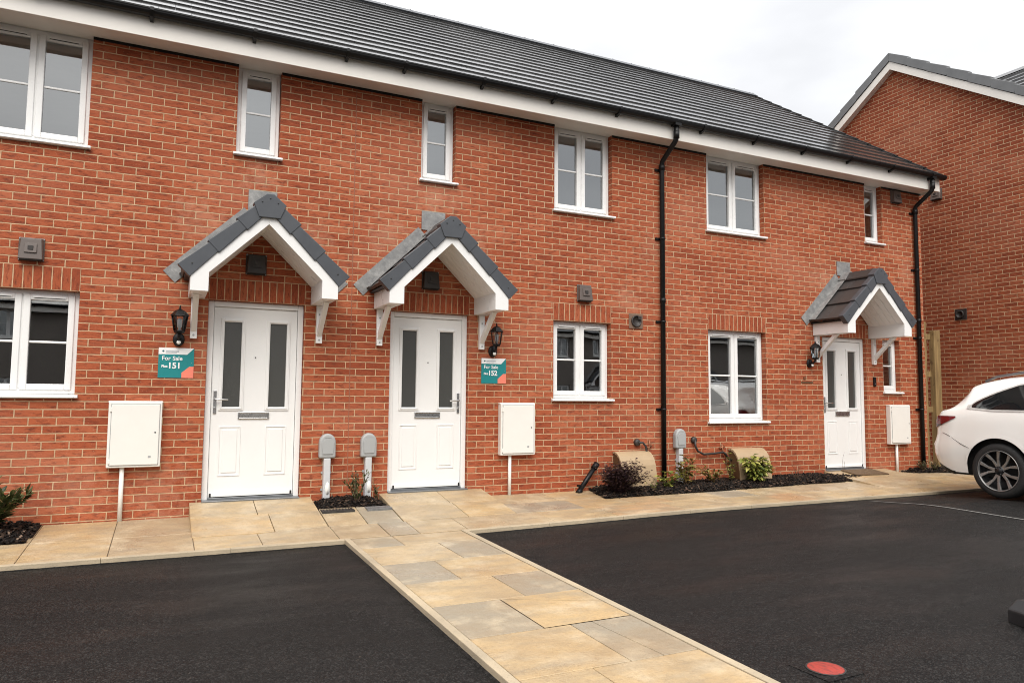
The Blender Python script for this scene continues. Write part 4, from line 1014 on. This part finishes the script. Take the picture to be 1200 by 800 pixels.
def gully(P, mat, label, nb):
    cx = sum(p[0] for p in P) / 4; cy = sum(p[1] for p in P) / 4; z = zg(cx, cy) + 0.006
    t = thing('gully_grate', (cx, cy, z), label, 'drain cover', 'drain grates by the doors')
    x0, x1, y0, y1 = P[0][0] - cx, P[1][0] - cx, P[0][1] - cy, P[2][1] - cy
    m = MB(); bars2 = [(x0, x1, y0, y0 + 0.02), (x0, x1, y1 - 0.02, y1), (x0, x0 + 0.02, y0 + 0.02, y1 - 0.02), (x1 - 0.02, x1, y0 + 0.02, y1 - 0.02)]
    for a, b, c, d in bars2: m.box(a, b, c, d, -0.02, 0.006)
    m.build('frame', mat, t, bevel=0.002)
    m = MB()
    for i in range(nb):
        x = lerp(x0 + 0.02, x1 - 0.02, (i + 0.5) / nb); m.box(x - 0.006, x + 0.006, y0 + 0.02, y1 - 0.02, -0.015, 0.004)
    for i in range(4):
        y = lerp(y0 + 0.02, y1 - 0.02, (i + 0.5) / 4); m.box(x0 + 0.02, x1 - 0.02, y - 0.006, y + 0.006, -0.015, 0.0025)
    m.build('bars', mat, t)
    m = MB(); m.box(x0 + 0.02, x1 - 0.02, y0 + 0.02, y1 - 0.02, -0.03, -0.017); m.build('well', DARKGAP, t)
gully([(1.475, -0.60), (1.80, -0.60), (1.80, -0.445), (1.475, -0.445)], IRON, 'black drain grate at the foot of the left landing', 9)
gully([(1.93, -0.60), (2.19, -0.60), (2.19, -0.445), (1.93, -0.445)], plain('galvanised_steel', (0.20, 0.20, 0.20), 0.55, 0.5, var=0.2, scale=30), 'grey mesh drain grate beside the middle landing', 12)

# ------------------------------------------------------------------ beds and plants
def inside(P, x, y):
    c = False; n = len(P)
    for i in range(n):
        (xa, ya), (xb, yb2) = P[i], P[i - 1]
        if (ya > y) != (yb2 > y) and x < (xb - xa) * (y - ya) / (yb2 - ya) + xa: c = not c
    return c
def dist_edge(P, x, y):
    d = 9
    for i in range(len(P)):
        a, b = Vector(P[i - 1]), Vector(P[i]); p = Vector((x, y)); t = clamp((p - a).dot(b - a) / max((b - a).length_squared, 1e-9))
        if abs(a.y) < 0.03 and abs(b.y) < 0.03: continue
        d = min(d, (p - a.lerp(b, t)).length)
    return d
def bed(P, seed, dens=1500, hmax=0.034, base=0.006):
    r_ = random.Random(seed); m = MB(); zf = lambda x, y: lerp(z_wall(x), z_edge(x), -y / 1.5) if y > -1.5 and y < 0 else zg(x, y)
    xs = [p[0] for p in P]; ys = [p[1] for p in P]; x0, x1, y0, y1 = min(xs), max(xs), min(ys), max(ys)
    H = lambda x, y: zf(x, y) + base + hmax * smooth(dist_edge(P, x, y) / 0.16)
    st = 0.035; nx, ny = int((x1 - x0) / st), int((y1 - y0) / st)
    for i in range(nx):
        for j in range(ny):
            xa, ya = x0 + i * st, y0 + j * st
            if not inside(P, xa + st / 2, ya + st / 2): continue
            m.face([(x, y, H(x, y)) for x, y in ((xa, ya), (xa + st, ya), (xa + st, ya + st), (xa, ya + st))], tone=0.1)
    for _ in range(int((x1 - x0) * (y1 - y0) * dens)):
        x, y = r_.uniform(x0, x1), r_.uniform(y0, y1)
        if not inside(P, x, y): continue
        L, W, T = r_.uniform(0.008, 0.036), r_.uniform(0.005, 0.015), r_.uniform(0.003, 0.008)
        M = Matrix.Translation((x, y, H(x, y) + r_.uniform(0.0, 0.016))) @ Matrix.Rotation(r_.uniform(0, 6.28), 4, 'Z') @ Matrix.Rotation(r_.uniform(-0.7, 0.7), 4, 'X') @ Matrix.Rotation(r_.uniform(-0.7, 0.7), 4, 'Y')
        q = [tuple(M @ Vector(p)) for p in ((-L, -W * 0.6, 0), (L * 0.8, -W, 0), (L, W * 0.7, 0), (-L * 0.8, W, 0), (-L * .9, -W * 0.5, T), (L * 0.7, -W * .9, T), (L * .9, W * 0.6, T), (-L * 0.7, W * .9, T))]
        m.hexa(q, tone=r_.random())
    o = m.build('bark_mulch', MULCH); o['kind'] = 'stuff'
    return H
B1 = [(-4.5, -0.74), (-0.99, -0.76), (-0.965, -0.01), (-4.5, -0.01)]
B2 = [(1.47, -0.43), (2.20, -0.41), (2.19, -0.01), (1.47, -0.01)]
B3 = [(4.92, -0.01), (4.80, -0.60), (6.2, -0.60), (7.8, -0.55), (9.3, -0.50), (9.72, -0.42), (9.07, -0.01)]
B4 = [(10.78, -0.02), (10.95, -0.17), (11.3, -0.24), (13.0, -0.30), (13.2, 0.1), (11.58, 0.1), (11.5, -0.01)]
H1 = bed(B1, 1, 1300); H2 = bed(B2, 2, 3000, 0.05, 0.012); H3 = bed(B3, 3, 2600); H4 = bed(B4, 4, 2200)

def leaf(mb, p, d, L, W, droop, r_, tone):
    d = d.normalized(); side = d.cross(Vector((0, 0, 1)))
    if side.length < 0.05: side = Vector((1, 0, 0))
    side = (side.normalized() + Vector((r_.uniform(-.4, .4), r_.uniform(-.4, .4), r_.uniform(-.5, .5)))).normalized(); up = side.cross(d)
    pr = [(0.0, 0.10), (0.35, 1.0), (0.7, 0.75), (1.0, 0.03)]
    pts = []
    for t, w in pr:
        c = p + d * (L * t) + Vector((0, 0, -droop * L * t * t)); f = side * (W * w / 2)
        pts.append((c - f + up * (W * 0.12 * w), c, c + f + up * (W * 0.12 * w)))
    for a, b in zip(pts, pts[1:]):
        mb.face([a[0], a[1], b[1], b[0]], tone=tone); mb.face([a[1], a[2], b[2], b[1]], tone=tone)
def shrub(name, x, y, z, label, cat, mat, stems, h, spread, nleaf, L, W, lean=(0, 0), droop=0.3, seed=1, up=0.3, group=None, start=0.15, srad=0.004, depth=0.6, jit=0.0):
    r_ = random.Random(seed); t = thing(name, (x, y, z), label, cat, group)
    lm, sm = MB(), MB()
    for k in range(stems):
        w = r_.uniform(0, 2 * pi); sp = spread * math.sqrt(r_.random()); hh = h * r_.uniform(0.55, 1.0) * (1 - 0.25 * sp / max(spread, 1e-6))
        tip = Vector((sp * cos(w) + lean[0], max(-0.5, min(-y - 0.03, sp * sin(w) * depth)) + lean[1], hh))
        mid = tip * 0.5 + Vector((r_.uniform(-0.03, 0.03), r_.uniform(-0.03, 0.03), 0.12 * hh))
        pts = [Vector((r_.uniform(-.015, .015), r_.uniform(-.015, .015), -0.02)), mid, tip]
        cv = [pts[0].lerp(pts[1], i / 4).lerp(pts[1].lerp(pts[2], i / 4), i / 4) for i in range(5)]
        sm.tube(cv, [srad, srad * 0.9, srad * 0.75, srad * 0.6, srad * 0.35], 5)
        for q in range(nleaf):
            u = r_.uniform(start, 1.0); i = min(3, int(u * 4)); p = cv[i].lerp(cv[i + 1], u * 4 - i)
            p = p + Vector((r_.uniform(-jit, jit), r_.uniform(-jit, jit), r_.uniform(-jit, jit))); p.y = min(p.y, -y - 0.012)
            ax = (cv[i + 1] - cv[i]).normalized(); ph = r_.uniform(0, 2 * pi)
            d = Vector((cos(ph), sin(ph), 0)); d = d * (1 - up) + ax * up * 1.6 + Vector((0, 0, r_.uniform(-0.2, 0.35)))
            s = r_.uniform(0.6, 1.15)
            if p.y + y + d.y * L * s > -0.01: d.y = -abs(d.y)
            leaf(lm, p, d, L * s, W * s, droop, r_, r_.random())
    sm.build('stems', STEM, t); lm.build('foliage', mat, t)
    return t
shrub('shrub', 5.06, -0.44, H3(5.06, -0.44) , 'dense dark purple shrub leaning out in front of the left beige box', 'shrub', L_PURPLE, 95, 0.42, 0.38, 52, 0.042, 0.024, (0.05, -0.05), 0.2, 3, 0.12, srad=0.003, jit=0.045, start=0.08)
shrub('shrub', 7.40, -0.36, H3(7.4, -0.36), 'bright yellow green leafy shrub in front of the right beige box', 'shrub', L_AUC, 26, 0.46, 0.26, 16, 0.13, 0.058, (0, 0), 0.5, 5, 0.2)
shrub('shrub', -1.32, -0.38, H1(-1.32, -0.38), 'upright green shrub with long leaves at the far left edge', 'shrub', L_OLIVE, 26, 0.50, 0.36, 20, 0.135, 0.036, (0, 0), 0.25, 6, 0.5)
shrub('shrub', 1.90, -0.28, H2(1.9, -0.28), 'small sparse thin-leaved shrub between the two grey posts', 'shrub', L_OLIVE, 18, 0.40, 0.19, 18, 0.05, 0.014, (0.02, 0), 0.1, 7, 0.5, srad=0.003)
shrub('plant', 2.13, -0.22, H2(2.13, -0.22), 'thin upright sprig in front of the second grey post', 'plant', L_DARK, 5, 0.30, 0.10, 12, 0.045, 0.013, (0.0, 0), 0.1, 8, 0.5, srad=0.003)
g_ = 'young plants in the long bed'
shrub('plant', 5.92, -0.33, H3(5.92, -0.33), 'small plant with round yellow green leaves just left of the central downpipe', 'plant', L_AUC, 9, 0.26, 0.20, 8, 0.09, 0.05, (0, 0), 0.3, 9, group=g_)
shrub('plant', 6.24, -0.30, H3(6.24, -0.30), 'tall loose yellow and red leaved plant in front of the bent grey post', 'plant', L_YEL, 14, 0.46, 0.20, 12, 0.105, 0.05, (0, 0), 0.4, 10, group=g_)
shrub('plant', 6.72, -0.26, H3(6.72, -0.26), 'low straggly yellow plant midway between grey post and right beige box', 'plant', L_YEL, 12, 0.28, 0.24, 12, 0.075, 0.038, (0, 0), 0.3, 11, group=g_)
shrub('plant', 7.10, -0.20, H3(7.10, -0.20), 'pale green upright sprig beside the dark left side of the right beige box', 'plant', L_AUC, 7, 0.40, 0.10, 12, 0.06, 0.026, (-0.03, 0), 0.2, 12, group=g_)
shrub('plant', 5.62, -0.45, H3(5.62, -0.45), 'low green sprout between purple shrub and central downpipe', 'plant', L_AUC, 6, 0.13, 0.13, 5, 0.05, 0.022, (0, 0), 0.3, 13, group=g_)
shrub('plant', 8.22, -0.28, H3(8.22, -0.28), 'thin red twiggy plant in the bed right of the yellow green shrub', 'plant', L_RED, 12, 0.24, 0.16, 4, 0.022, 0.008, (0, 0), 0.1, 14, group=g_, srad=0.0022)
shrub('plant', 9.25, -0.22, H3(9.25, -0.22), 'two bare grassy stalks in the bed before the right door', 'plant', L_DARK, 3, 0.42, 0.05, 3, 0.02, 0.006, (0.02, 0), 0.1, 15, group=g_, srad=0.0022)
shrub('plant', 11.16, -0.13, H4(11.16, -0.13), 'low clump of green foliage at the foot of the right downpipe', 'plant', L_DARK, 22, 0.20, 0.15, 12, 0.03, 0.016, (0, 0), 0.2, 16)
shrub('plant', 11.45, -0.15, H4(11.45, -0.15), 'low olive clump at the terrace corner, nearest the car', 'plant', L_OLIVE, 18, 0.17, 0.12, 12, 0.03, 0.014, (0, 0), 0.2, 17)

# ------------------------------------------------------------------ timber gate between the houses
GO = (11.75, 0.16, -0.04)
t = thing('timber_gate', GO, 'weathered timber gate and post beside the downpipe at the terrace corner', 'gate')
m = MB(); m.box(11.90, 12.06, 0.10, 0.20, -0.05, 2.33); m.build('gate_post', WOOD, t, GO, bevel=0.006)
m = MB(); m.box(11.68, 11.755, 0.14, 0.20, -0.05, 2.47); m.build('wall_batten', WOOD, t, GO, bevel=0.005)
for z in (2.22, 1.58, 0.98):
    m = MB(); m.box(11.755, 11.90, 0.17, 0.21, z - 0.05, z + 0.05); m.build('rail', WOOD, t, GO, bevel=0.004)
m = MB(); dx, dy = 0.82, 0.57
for k in range(8):
    a, b = 0.02 + k * 0.115, 0.02 + k * 0.115 + 0.11
    P = [(12.10 + dx * a, 0.22 + dy * a), (12.10 + dx * b, 0.22 + dy * b), (12.10 + dx * b - dy * 0.02, 0.22 + dy * b + dx * 0.02), (12.10 + dx * a - dy * 0.02, 0.22 + dy * a + dx * 0.02)]
    m.hexa([(x, y, 0.03) for x, y in P] + [(x, y, 1.95 + 0.004 * (k % 2)) for x, y in P])
m.build('gate_leaf', WOOD, t, GO)

# ------------------------------------------------------------------ white estate car
S = 1.0
def ip(tab, x):
    if x <= tab[0][0]: return tab[0][1]
    for (a, b), (c, d) in zip(tab, tab[1:]):
        if x <= c:
            u = (x - a) / (c - a); return lerp(b, d, u)
    return tab[-1][1]
TOP = [(0.0, 0.78), (0.04, 0.95), (0.08, 1.015), (0.2, 1.115), (0.34, 1.235), (0.46, 1.335), (0.485, 1.368), (0.51, 1.405), (0.65, 1.45), (0.9, 1.495), (1.4, 1.53), (2.0, 1.53), (2.5, 1.49), (2.8, 1.43), (3.1, 1.28), (3.45, 1.09), (3.7, 1.0), (4.2, 0.87), (4.6, 0.74), (4.75, 0.62), (4.83, 0.50)]
HW = [(0.0, 0.66), (0.03, 0.74), (0.08, 0.80), (0.16, 0.85), (0.32, 0.89), (0.7, 0.915), (1.2, 0.92), (3.6, 0.92), (4.1, 0.90), (4.4, 0.84), (4.65, 0.72), (4.83, 0.45)]
PZ = [(0.15, 0.90), (0.28, 0.955), (0.42, 0.985), (0.60, 1.0), (0.72, 0.992), (0.82, 0.985), (0.90, 0.98), (0.98, 0.97), (1.06, 0.95), (1.1, 0.93)]
WH = (0.95, 3.78); WZ = 0.335; AR = 0.394
def zbelt(l): return min(1.055, ip(TOP, l) - 0.045)
def zbot(l):
    z = 0.20 + 0.07 * smooth((1.2 - l) / 0.6) + 0.09 * smooth((0.35 - l) / 0.35) + 0.02 * smooth((l - 4.3) / 0.4)
    for w in WH:
        if abs(l - w) < AR: z = max(z, WZ + math.sqrt(AR * AR - (l - w) ** 2))
    return z
def halfw(l, z):
    w = ip(HW, l) * ip(PZ, z)
    return w
def roof_edge(l):
    t = ip(TOP, l); return t - 0.055 if t > 1.2 else lerp(t - 0.02, t - 0.055, clamp((t - 1.05) / 0.15))
def side_pt(l, z):
    """point of the body side, right-hand half (y>0)"""
    zb = zbelt(l)
    if z <= zb: return halfw(l, z)
    zr = roof_edge(l); u = clamp((z - zb) / max(zr - zb, 1e-4))
    return lerp(halfw(l, zb), halfw(l, zb) * 0.745, u ** 1.15)
CAR = (9.2 + 0.92 * S, -2.50 + WH[0] * S, 0.0)
CAR = (CAR[0], CAR[1], zg(9.3, -2.5) + AZ + 0.012)
car = thing('parked_car', CAR, 'white estate car with dark alloy wheel parked tail towards the houses', 'car')
def rear_shift(l, z):
    t = 1 - smooth(l / 0.55)
    return t * (0.09 * smooth((0.50 - z) / 0.26) + 0.045 * smooth((z - 0.60) / 0.13))
def cp(l, y, z):
    l = l + rear_shift(l, z); return (y * S, -l * S, z * S)      # local car frame: nose to -y
ls = sorted({0, 0.015, 0.03, 0.05, 0.08, 0.12, 0.16, 0.20, 0.26, 0.34, 0.40, 0.46, 0.49, 0.52, 0.57, 0.62, *[WH[0] + AR * sin(rad(a)) for a in range(-90, 91, 9)], *[WH[1] + AR * sin(rad(a)) for a in range(-90, 91, 9)], WH[0] - AR - 0.004, WH[0] + AR + 0.004, WH[1] - AR - 0.004, WH[1] + AR + 0.004, 1.6, 1.8, 2.0, 2.2, 2.5, 2.65, 2.8, 2.95, 3.1, 3.25, 4.3, 4.4, 4.5, 4.6, 4.68, 4.75, 4.79, 4.83})
NB = 9
m = MB(); Ps = []
for l in ls:
    zb0, zb = zbot(l), zbelt(l); zr, tp = roof_edge(l), ip(TOP, l); row_ = []
    for j in range(NB):
        z = lerp(min(zb0, zb - 0.01), zb, j / (NB - 1)); row_.append((halfw(l, z), z))
    for j in (1, 2, 3, 4):
        z = lerp(zb, zr, j / 4); row_.append((side_pt(l, z), z))
    wr = row_[-1][0]
    for u, dz in ((0.9, 0.45), (0.72, 0.72), (0.4, 0.93), (0.0, 1.0)): row_.append((wr * u, lerp(zr, tp, dz)))
    Ps.append(row_)
for sg in (1, -1):
    m.grid([[cp(l, sg * y, z) for y, z in r_] for l, r_ in zip(ls, Ps)], flip=(sg < 0))
    for a, b in ((0, 1), (len(ls) - 1, len(ls) - 2)):     # closed ends
        r_ = Ps[a]; q = [cp(ls[a], sg * y, z) for y, z in r_] + [cp(ls[a], 0, r_[-1][1]), cp(ls[a], 0, r_[0][1])]
        m.face(q)
body = m.build('body', CARW, car)
body.modifiers.new('Weld', 'WELD').merge_threshold = 0.0005
def patch(name, mat, lo, hi, l0, l1, n=16, off=0.006, parent=car, sides=(1, -1), k=5):
    for sg in sides:
        m = MB(); rows_ = []
        for i in range(n + 1):
            l = lerp(l0, l1, i / n); a, b = lo(l), hi(l)
            rows_.append([cp(l - (off if l < 0.12 else 0), sg * (side_pt(l, lerp(a, b, j / k)) + off), lerp(a, b, j / k)) for j in range(k + 1)])
        m.grid(rows_, flip=(sg < 0)); m.build(name, mat, parent)
# side glass: pointed rear quarter light, then the two doors
qlo = lambda l: lerp(1.10, 1.075, clamp((l - 0.60) / 0.3)); qhi = lambda l: min(roof_edge(l) - 0.035, lerp(1.11, 1.38, clamp((l - 0.60) / 0.55) ** 0.7))
patch('quarter_glass', CARG, qlo, qhi, 0.62, 1.38, 18)
patch('rear_door_glass', CARG, lambda l: 1.072, lambda l: roof_edge(l) - 0.035, 1.41, 2.12)
patch('front_door_glass', CARG, lambda l: 1.072, lambda l: min(roof_edge(l) - 0.035, lerp(1.45, 1.10, clamp((l - 2.55) / 0.65))), 2.18, 3.05)
patch('chrome_trim', SILVER, lambda l: qlo(l) - 0.020, lambda l: qlo(l) - 0.001, 0.56, 3.05, 30, 0.0075, k=1)
patch('chrome_trim', SILVER, lambda l: lerp(1.08, qhi(l) + 0.001, clamp((l - 0.52) / 0.1)), lambda l: qhi(l) + 0.02, 0.56, 1.38, 20, 0.0075, k=1)
patch('tail_lamp', [LAMPR], lambda l: lerp(0.81, 0.965, clamp(l / 0.42) ** 1.1), lambda l: min(lerp(0.95, 0.985, clamp(l / 0.1)), ip(TOP, l) - 0.05), 0.02, 0.42, 18, 0.010)
patch('lamp_insert', LAMPD, lambda l: lerp(0.825, 0.87, clamp(l / 0.2)), lambda l: lerp(0.865, 0.88, clamp(l / 0.2)), 0.03, 0.2, 8, 0.013, k=2)
# shut lines
def seam(pts):
    for sg in (1, -1):
        m = MB(); m.tube([cp(l, sg * (side_pt(l, z) + 0.0005), z) for l, z in pts], 0.0035, 4); m.build('shut_line', ALLOYD, car)
seam([(0.05, 0.745), (0.2, 0.765), (0.30, 0.735), (0.50, 0.63), (0.66, 0.565)])
seam([(1.40, 1.06), (1.42, 0.90), (1.44, 0.80), (1.50, 0.68)]); seam([(2.15, 1.0), (2.16, 0.7), (2.14, 0.24)]); seam([(3.1, 0.98), (3.16, 0.7), (3.15, 0.24)])
patch('door_handle', CARW, lambda l: 0.90, lambda l: 0.935, 1.50, 1.72, 6, 0.028, k=2); patch('door_handle', CARW, lambda l: 0.90, lambda l: 0.935, 2.26, 2.48, 6, 0.028, k=2)
patch('arch_lip', CARW, lambda l: WZ + math.sqrt(max(0, AR ** 2 - (l - WH[0]) ** 2)) + 0.0, lambda l: WZ + math.sqrt(max(0, (AR + 0.035) ** 2 - (l - WH[0]) ** 2)), WH[0] - AR + 0.002, WH[0] + AR - 0.002, 30, 0.008, k=2)
patch('sill_trim', BLACK, lambda l: zbot(l) - 0.03, lambda l: zbot(l) + 0.012, 0.06, 0.36, 12, 0.004, k=1)
m = MB()
m.grid([[cp(l, y * 0.5, ip(TOP, l) - 0.050 + 0.05 * (1 - (y / 1.0) ** 2) + 0.004) for y in (-1, -0.5, 0, 0.5, 1)] for l in (0.18, 0.26, 0.34, 0.42)], flip=True); m.build('rear_glass', CARG, car)
m = MB(); m.grid([[cp(l, y * 0.62, ip(TOP, l) - 0.03 + 0.035 * (1 - y ** 2) + 0.006) for y in (-1, -0.5, 0, 0.5, 1)] for l in (2.78, 2.95, 3.1, 3.28, 3.42)], flip=True); m.build('windscreen', CARG, car)
for sg in (1, -1):
    m = MB(); m.tube([cp(l, sg * 0.60, ip(TOP, l) + dz) for l, dz in ((0.66, -0.02), (0.8, 0.012), (1.2, 0.028), (2.0, 0.03), (2.5, 0.02), (2.62, -0.015))], 0.016 * S, 8); m.build('roof_rail', ALU, car)
    m = MB(); m.hexa([cp(2.95, sg * 0.93, 0.98), cp(3.12, sg * 0.93, 0.98), cp(3.12, sg * 1.05, 0.98), cp(2.95, sg * 1.08, 0.98), cp(2.95, sg * 0.93, 1.12), cp(3.10, sg * 0.93, 1.12), cp(3.10, sg * 1.05, 1.11), cp(2.95, sg * 1.08, 1.11)]); m.build('door_mirror', CARW, car, bevel=0.02)
    m = MB(); m.grid([[cp(l, sg * (side_pt(l, z) + 0.006), z) for z in (0.66, 0.72)] for l in (4.3, 4.4, 4.5, 4.6)], flip=(sg < 0)); m.build('headlight', ALU, car)
m = MB(); m.box(-0.78 * S, 0.78 * S, -4.5 * S, -0.25 * S, 0.24 * S, 0.74 * S); m.build('underbody', DARKGAP, car)
def wheel(l, sg):
    M0 = Matrix.Translation(cp(l, sg * 0.80, WZ)) @ Matrix.Rotation(sg * pi / 2, 4, 'Y') @ Matrix.Scale(S, 4)
    m = MB(); m.lathe([(0.240, -0.10), (0.30, -0.10), (0.325, -0.085), (0.335, -0.05), (0.335, 0.05), (0.325, 0.088), (0.30, 0.105), (0.248, 0.108), (0.240, 0.10)], M0, 48, cap=False); ty = m.build('wheel', TYRE, car)
    m = MB(); m.lathe([(0.248, 0.106), (0.245, 0.112), (0.236, 0.108), (0.230, 0.085), (0.225, -0.05), (0.0, -0.05)], M0, 48, cap=False); m.build('rim', ALLOYD, ty)
    m = MB(); m.lathe([(0.249, 0.107), (0.246, 0.114), (0.237, 0.110), (0.232, 0.095)], M0, 48, cap=False)
    for k in range(5):
        for s in (-1, 1):
            w0 = 2 * pi * k / 5 + 0.3; w1 = w0 + s * 0.34
            a = Vector((cos(w0 + s * 0.16) * 0.05, sin(w0 + s * 0.16) * 0.05, 0.082)); b = Vector((cos(w1) * 0.234, sin(w1) * 0.234, 0.102)); md = a.lerp(b, 0.5) + Vector((0, 0, -0.004)) + Vector((-sin(w0), cos(w0), 0)) * (-s * 0.012)
            for p, q, wa, wb in ((a, md, 0.017, 0.013), (md, b, 0.013, 0.021)):
                sd = (q - p).cross(Vector((0, 0, 1))).normalized()
                P = [p - sd * wa, p + sd * wa, q + sd * wb, q - sd * wb]
                m.hexa([tuple(M0 @ (v + Vector((0, 0, -0.02)))) for v in P[::-1]] + [tuple(M0 @ v) for v in P[::-1]]) if False else m.hexa([tuple(M0 @ (v + Vector((0, 0, -0.022)))) for v in P] + [tuple(M0 @ v) for v in P])
    m.build('spokes', ALLOY, ty, bevel=0.003)
    m = MB(); m.lathe([(0.0, 0.05), (0.06, 0.06), (0.058, 0.082), (0.034, 0.086), (0.030, 0.092), (0.0, 0.093)], M0, 20)
    for k in range(5):
        w = 2 * pi * (k + 0.5) / 5 + 0.3; m.lathe([(0.011, 0.06), (0.011, 0.088), (0.0, 0.09)], M0 @ Matrix.Translation((0.047 * cos(w), 0.047 * sin(w), 0)), 8)
    m.build('hub', ALLOYD, ty)
for l in WH:
    for sg in (1, -1): wheel(l, sg)

# ------------------------------------------------------------------ the other side of the street (seen in the panes)
xo = -14.0
for k in range(10):
    src, wd, what = ((hC, 5.43, 'narrow-fronted'), (hA, 8.245, 'wide'), (hB, 4.215, 'middle'))[k % 3]
    side = ('facing the far left', 'facing the left house', 'facing the left doors', 'facing the middle doors', 'facing the middle house', 'facing the central downpipe', 'facing the right house', 'facing the right door', 'facing the gable house', 'facing the far right')[k]
    c = copy_tree(src); c.rotation_euler = (0, 0, pi); c.location = (xo + wd / 2, -25.0, -0.40); xo += wd
    for ch in c.children:
        if ch.name.split('.')[0] in ('wall', 'soldier_course', 'rear_wall'):
            for sl_ in ch.material_slots: sl_.link = 'OBJECT'; sl_.material = FARB
    c['label'] = what + ' grey brick terraced house across the street, ' + side; c['group'] = 'houses across the street'
c = copy_tree(car); c.rotation_euler = (0, 0, rad(90)); c.location = (8.5, -11.5, -0.30); c['label'] = 'white estate car parked across the street, mirrored in the right house window'
c = copy_tree(car); c.rotation_euler = (0, 0, rad(180)); c.location = (3.0, -21.5, -0.38); c['label'] = 'white estate car parked before the houses across the street'

# ------------------------------------------------------------------ light, sky, camera
scn = bpy.context.scene
W = bpy.data.worlds.new('World'); scn.world = W; W.use_nodes = True
nt = W.node_tree; bg = nt.nodes['Background']
SUN_EL, SUN_AZ = 48, 200     # azimuth measured clockwise from +y (the wall faces -y)
sky = nt.nodes.new('ShaderNodeTexSky'); sky.sky_type = 'NISHITA'; sky.sun_disc = False
sky.sun_elevation = rad(SUN_EL); sky.sun_rotation = rad(SUN_AZ); sky.air_density = 1.0; sky.dust_density = 6.0
tc = nt.nodes.new('ShaderNodeTexCoord'); no = nt.nodes.new('ShaderNodeTexNoise'); no.inputs['Scale'].default_value = 2.0; no.inputs['Detail'].default_value = 5
mp = nt.nodes.new('ShaderNodeMapping'); mp.inputs['Scale'].default_value = (1, 1, 2.5)
nt.links.new(tc.outputs['Generated'], mp.inputs['Vector']); nt.links.new(mp.outputs[0], no.inputs['Vector'])
sepw = nt.nodes.new('ShaderNodeSeparateXYZ'); nt.links.new(tc.outputs['Generated'], sepw.inputs[0])
def ramp_w(fac, stops):
    cr = nt.nodes.new('ShaderNodeValToRGB')
    while len(cr.color_ramp.elements) < len(stops): cr.color_ramp.elements.new(0.5)
    for e_, (p_, c_) in zip(cr.color_ramp.elements, stops): e_.position = p_; e_.color = (*c_, 1)
    nt.links.new(fac, cr.inputs['Fac']); return cr.outputs[0]
# overcast: the zenith is brighter than the horizon, faint cloud structure
gr = ramp_w(sepw.outputs['Z'], ((0.0, (4.6, 4.6, 4.65)), (0.5, (7.3, 7.3, 7.32)), (1.0, (15.0, 14.9, 14.8))))
cl = ramp_w(no.outputs['Fac'], ((0.34, (0.80, 0.803, 0.815)), (0.64, (1.14, 1.14, 1.135))))
mlt = nt.nodes.new('ShaderNodeMix'); mlt.data_type = 'RGBA'; mlt.blend_type = 'MULTIPLY'; mlt.inputs['Factor'].default_value = 1.0
nt.links.new(gr, mlt.inputs[6]); nt.links.new(cl, mlt.inputs[7])
mx = nt.nodes.new('ShaderNodeMix'); mx.data_type = 'RGBA'; mx.inputs['Factor'].default_value = 0.88
nt.links.new(sky.outputs[0], mx.inputs[6]); nt.links.new(mlt.outputs[2], mx.inputs[7]); nt.links.new(mx.outputs[2], bg.inputs['Color'])
bg.inputs['Strength'].default_value = 0.11
sd = bpy.data.lights.new('Sun', 'SUN'); sd.energy = 1.5; sd.angle = rad(40); sd.color = (1.0, 0.96, 0.90)
so = bpy.data.objects.new('Sun', sd); C.objects.link(so)
az, el = rad(SUN_AZ), rad(SUN_EL)
so.rotation_euler = Vector((sin(az) * cos(el), cos(az) * cos(el), sin(el))).to_track_quat('Z', 'Y').to_euler()

f, yaw, pitch, roll, cy, cz = 855.64, 0.44352387, 0.07638397, 0.00825248, -8.06859, 1.122465
F = Vector((sin(yaw) * cos(pitch), cos(yaw) * cos(pitch), sin(pitch))); Rt = Vector((cos(yaw), -sin(yaw), 0)); U = Rt.cross(F)
R2 = Rt * cos(roll) + U * sin(roll); U2 = U * cos(roll) - Rt * sin(roll)
cd = bpy.data.cameras.new('Camera'); co = bpy.data.objects.new('Camera', cd); C.objects.link(co)
co.matrix_world = Matrix(((R2.x, U2.x, -F.x, 0), (R2.y, U2.y, -F.y, cy), (R2.z, U2.z, -F.z, cz), (0, 0, 0, 1)))
cd.sensor_width = 36; cd.sensor_fit = 'HORIZONTAL'; cd.lens = f / 1200 * 36; cd.clip_end = 2000; cd.clip_start = 0.05
scn.camera = co
vs = scn.view_settings; vs.view_transform = 'Standard'; vs.look = 'None'; vs.gamma = 1.0; vs.use_curve_mapping = False; vs.exposure = 0.72
scn.cycles.use_denoising = True; scn.cycles.filter_width = 1.0; scn.cycles.max_bounces = 6; scn.cycles.transparent_max_bounces = 12
try: scn.cycles.denoiser = 'OPENIMAGEDENOISE'
except Exception: pass
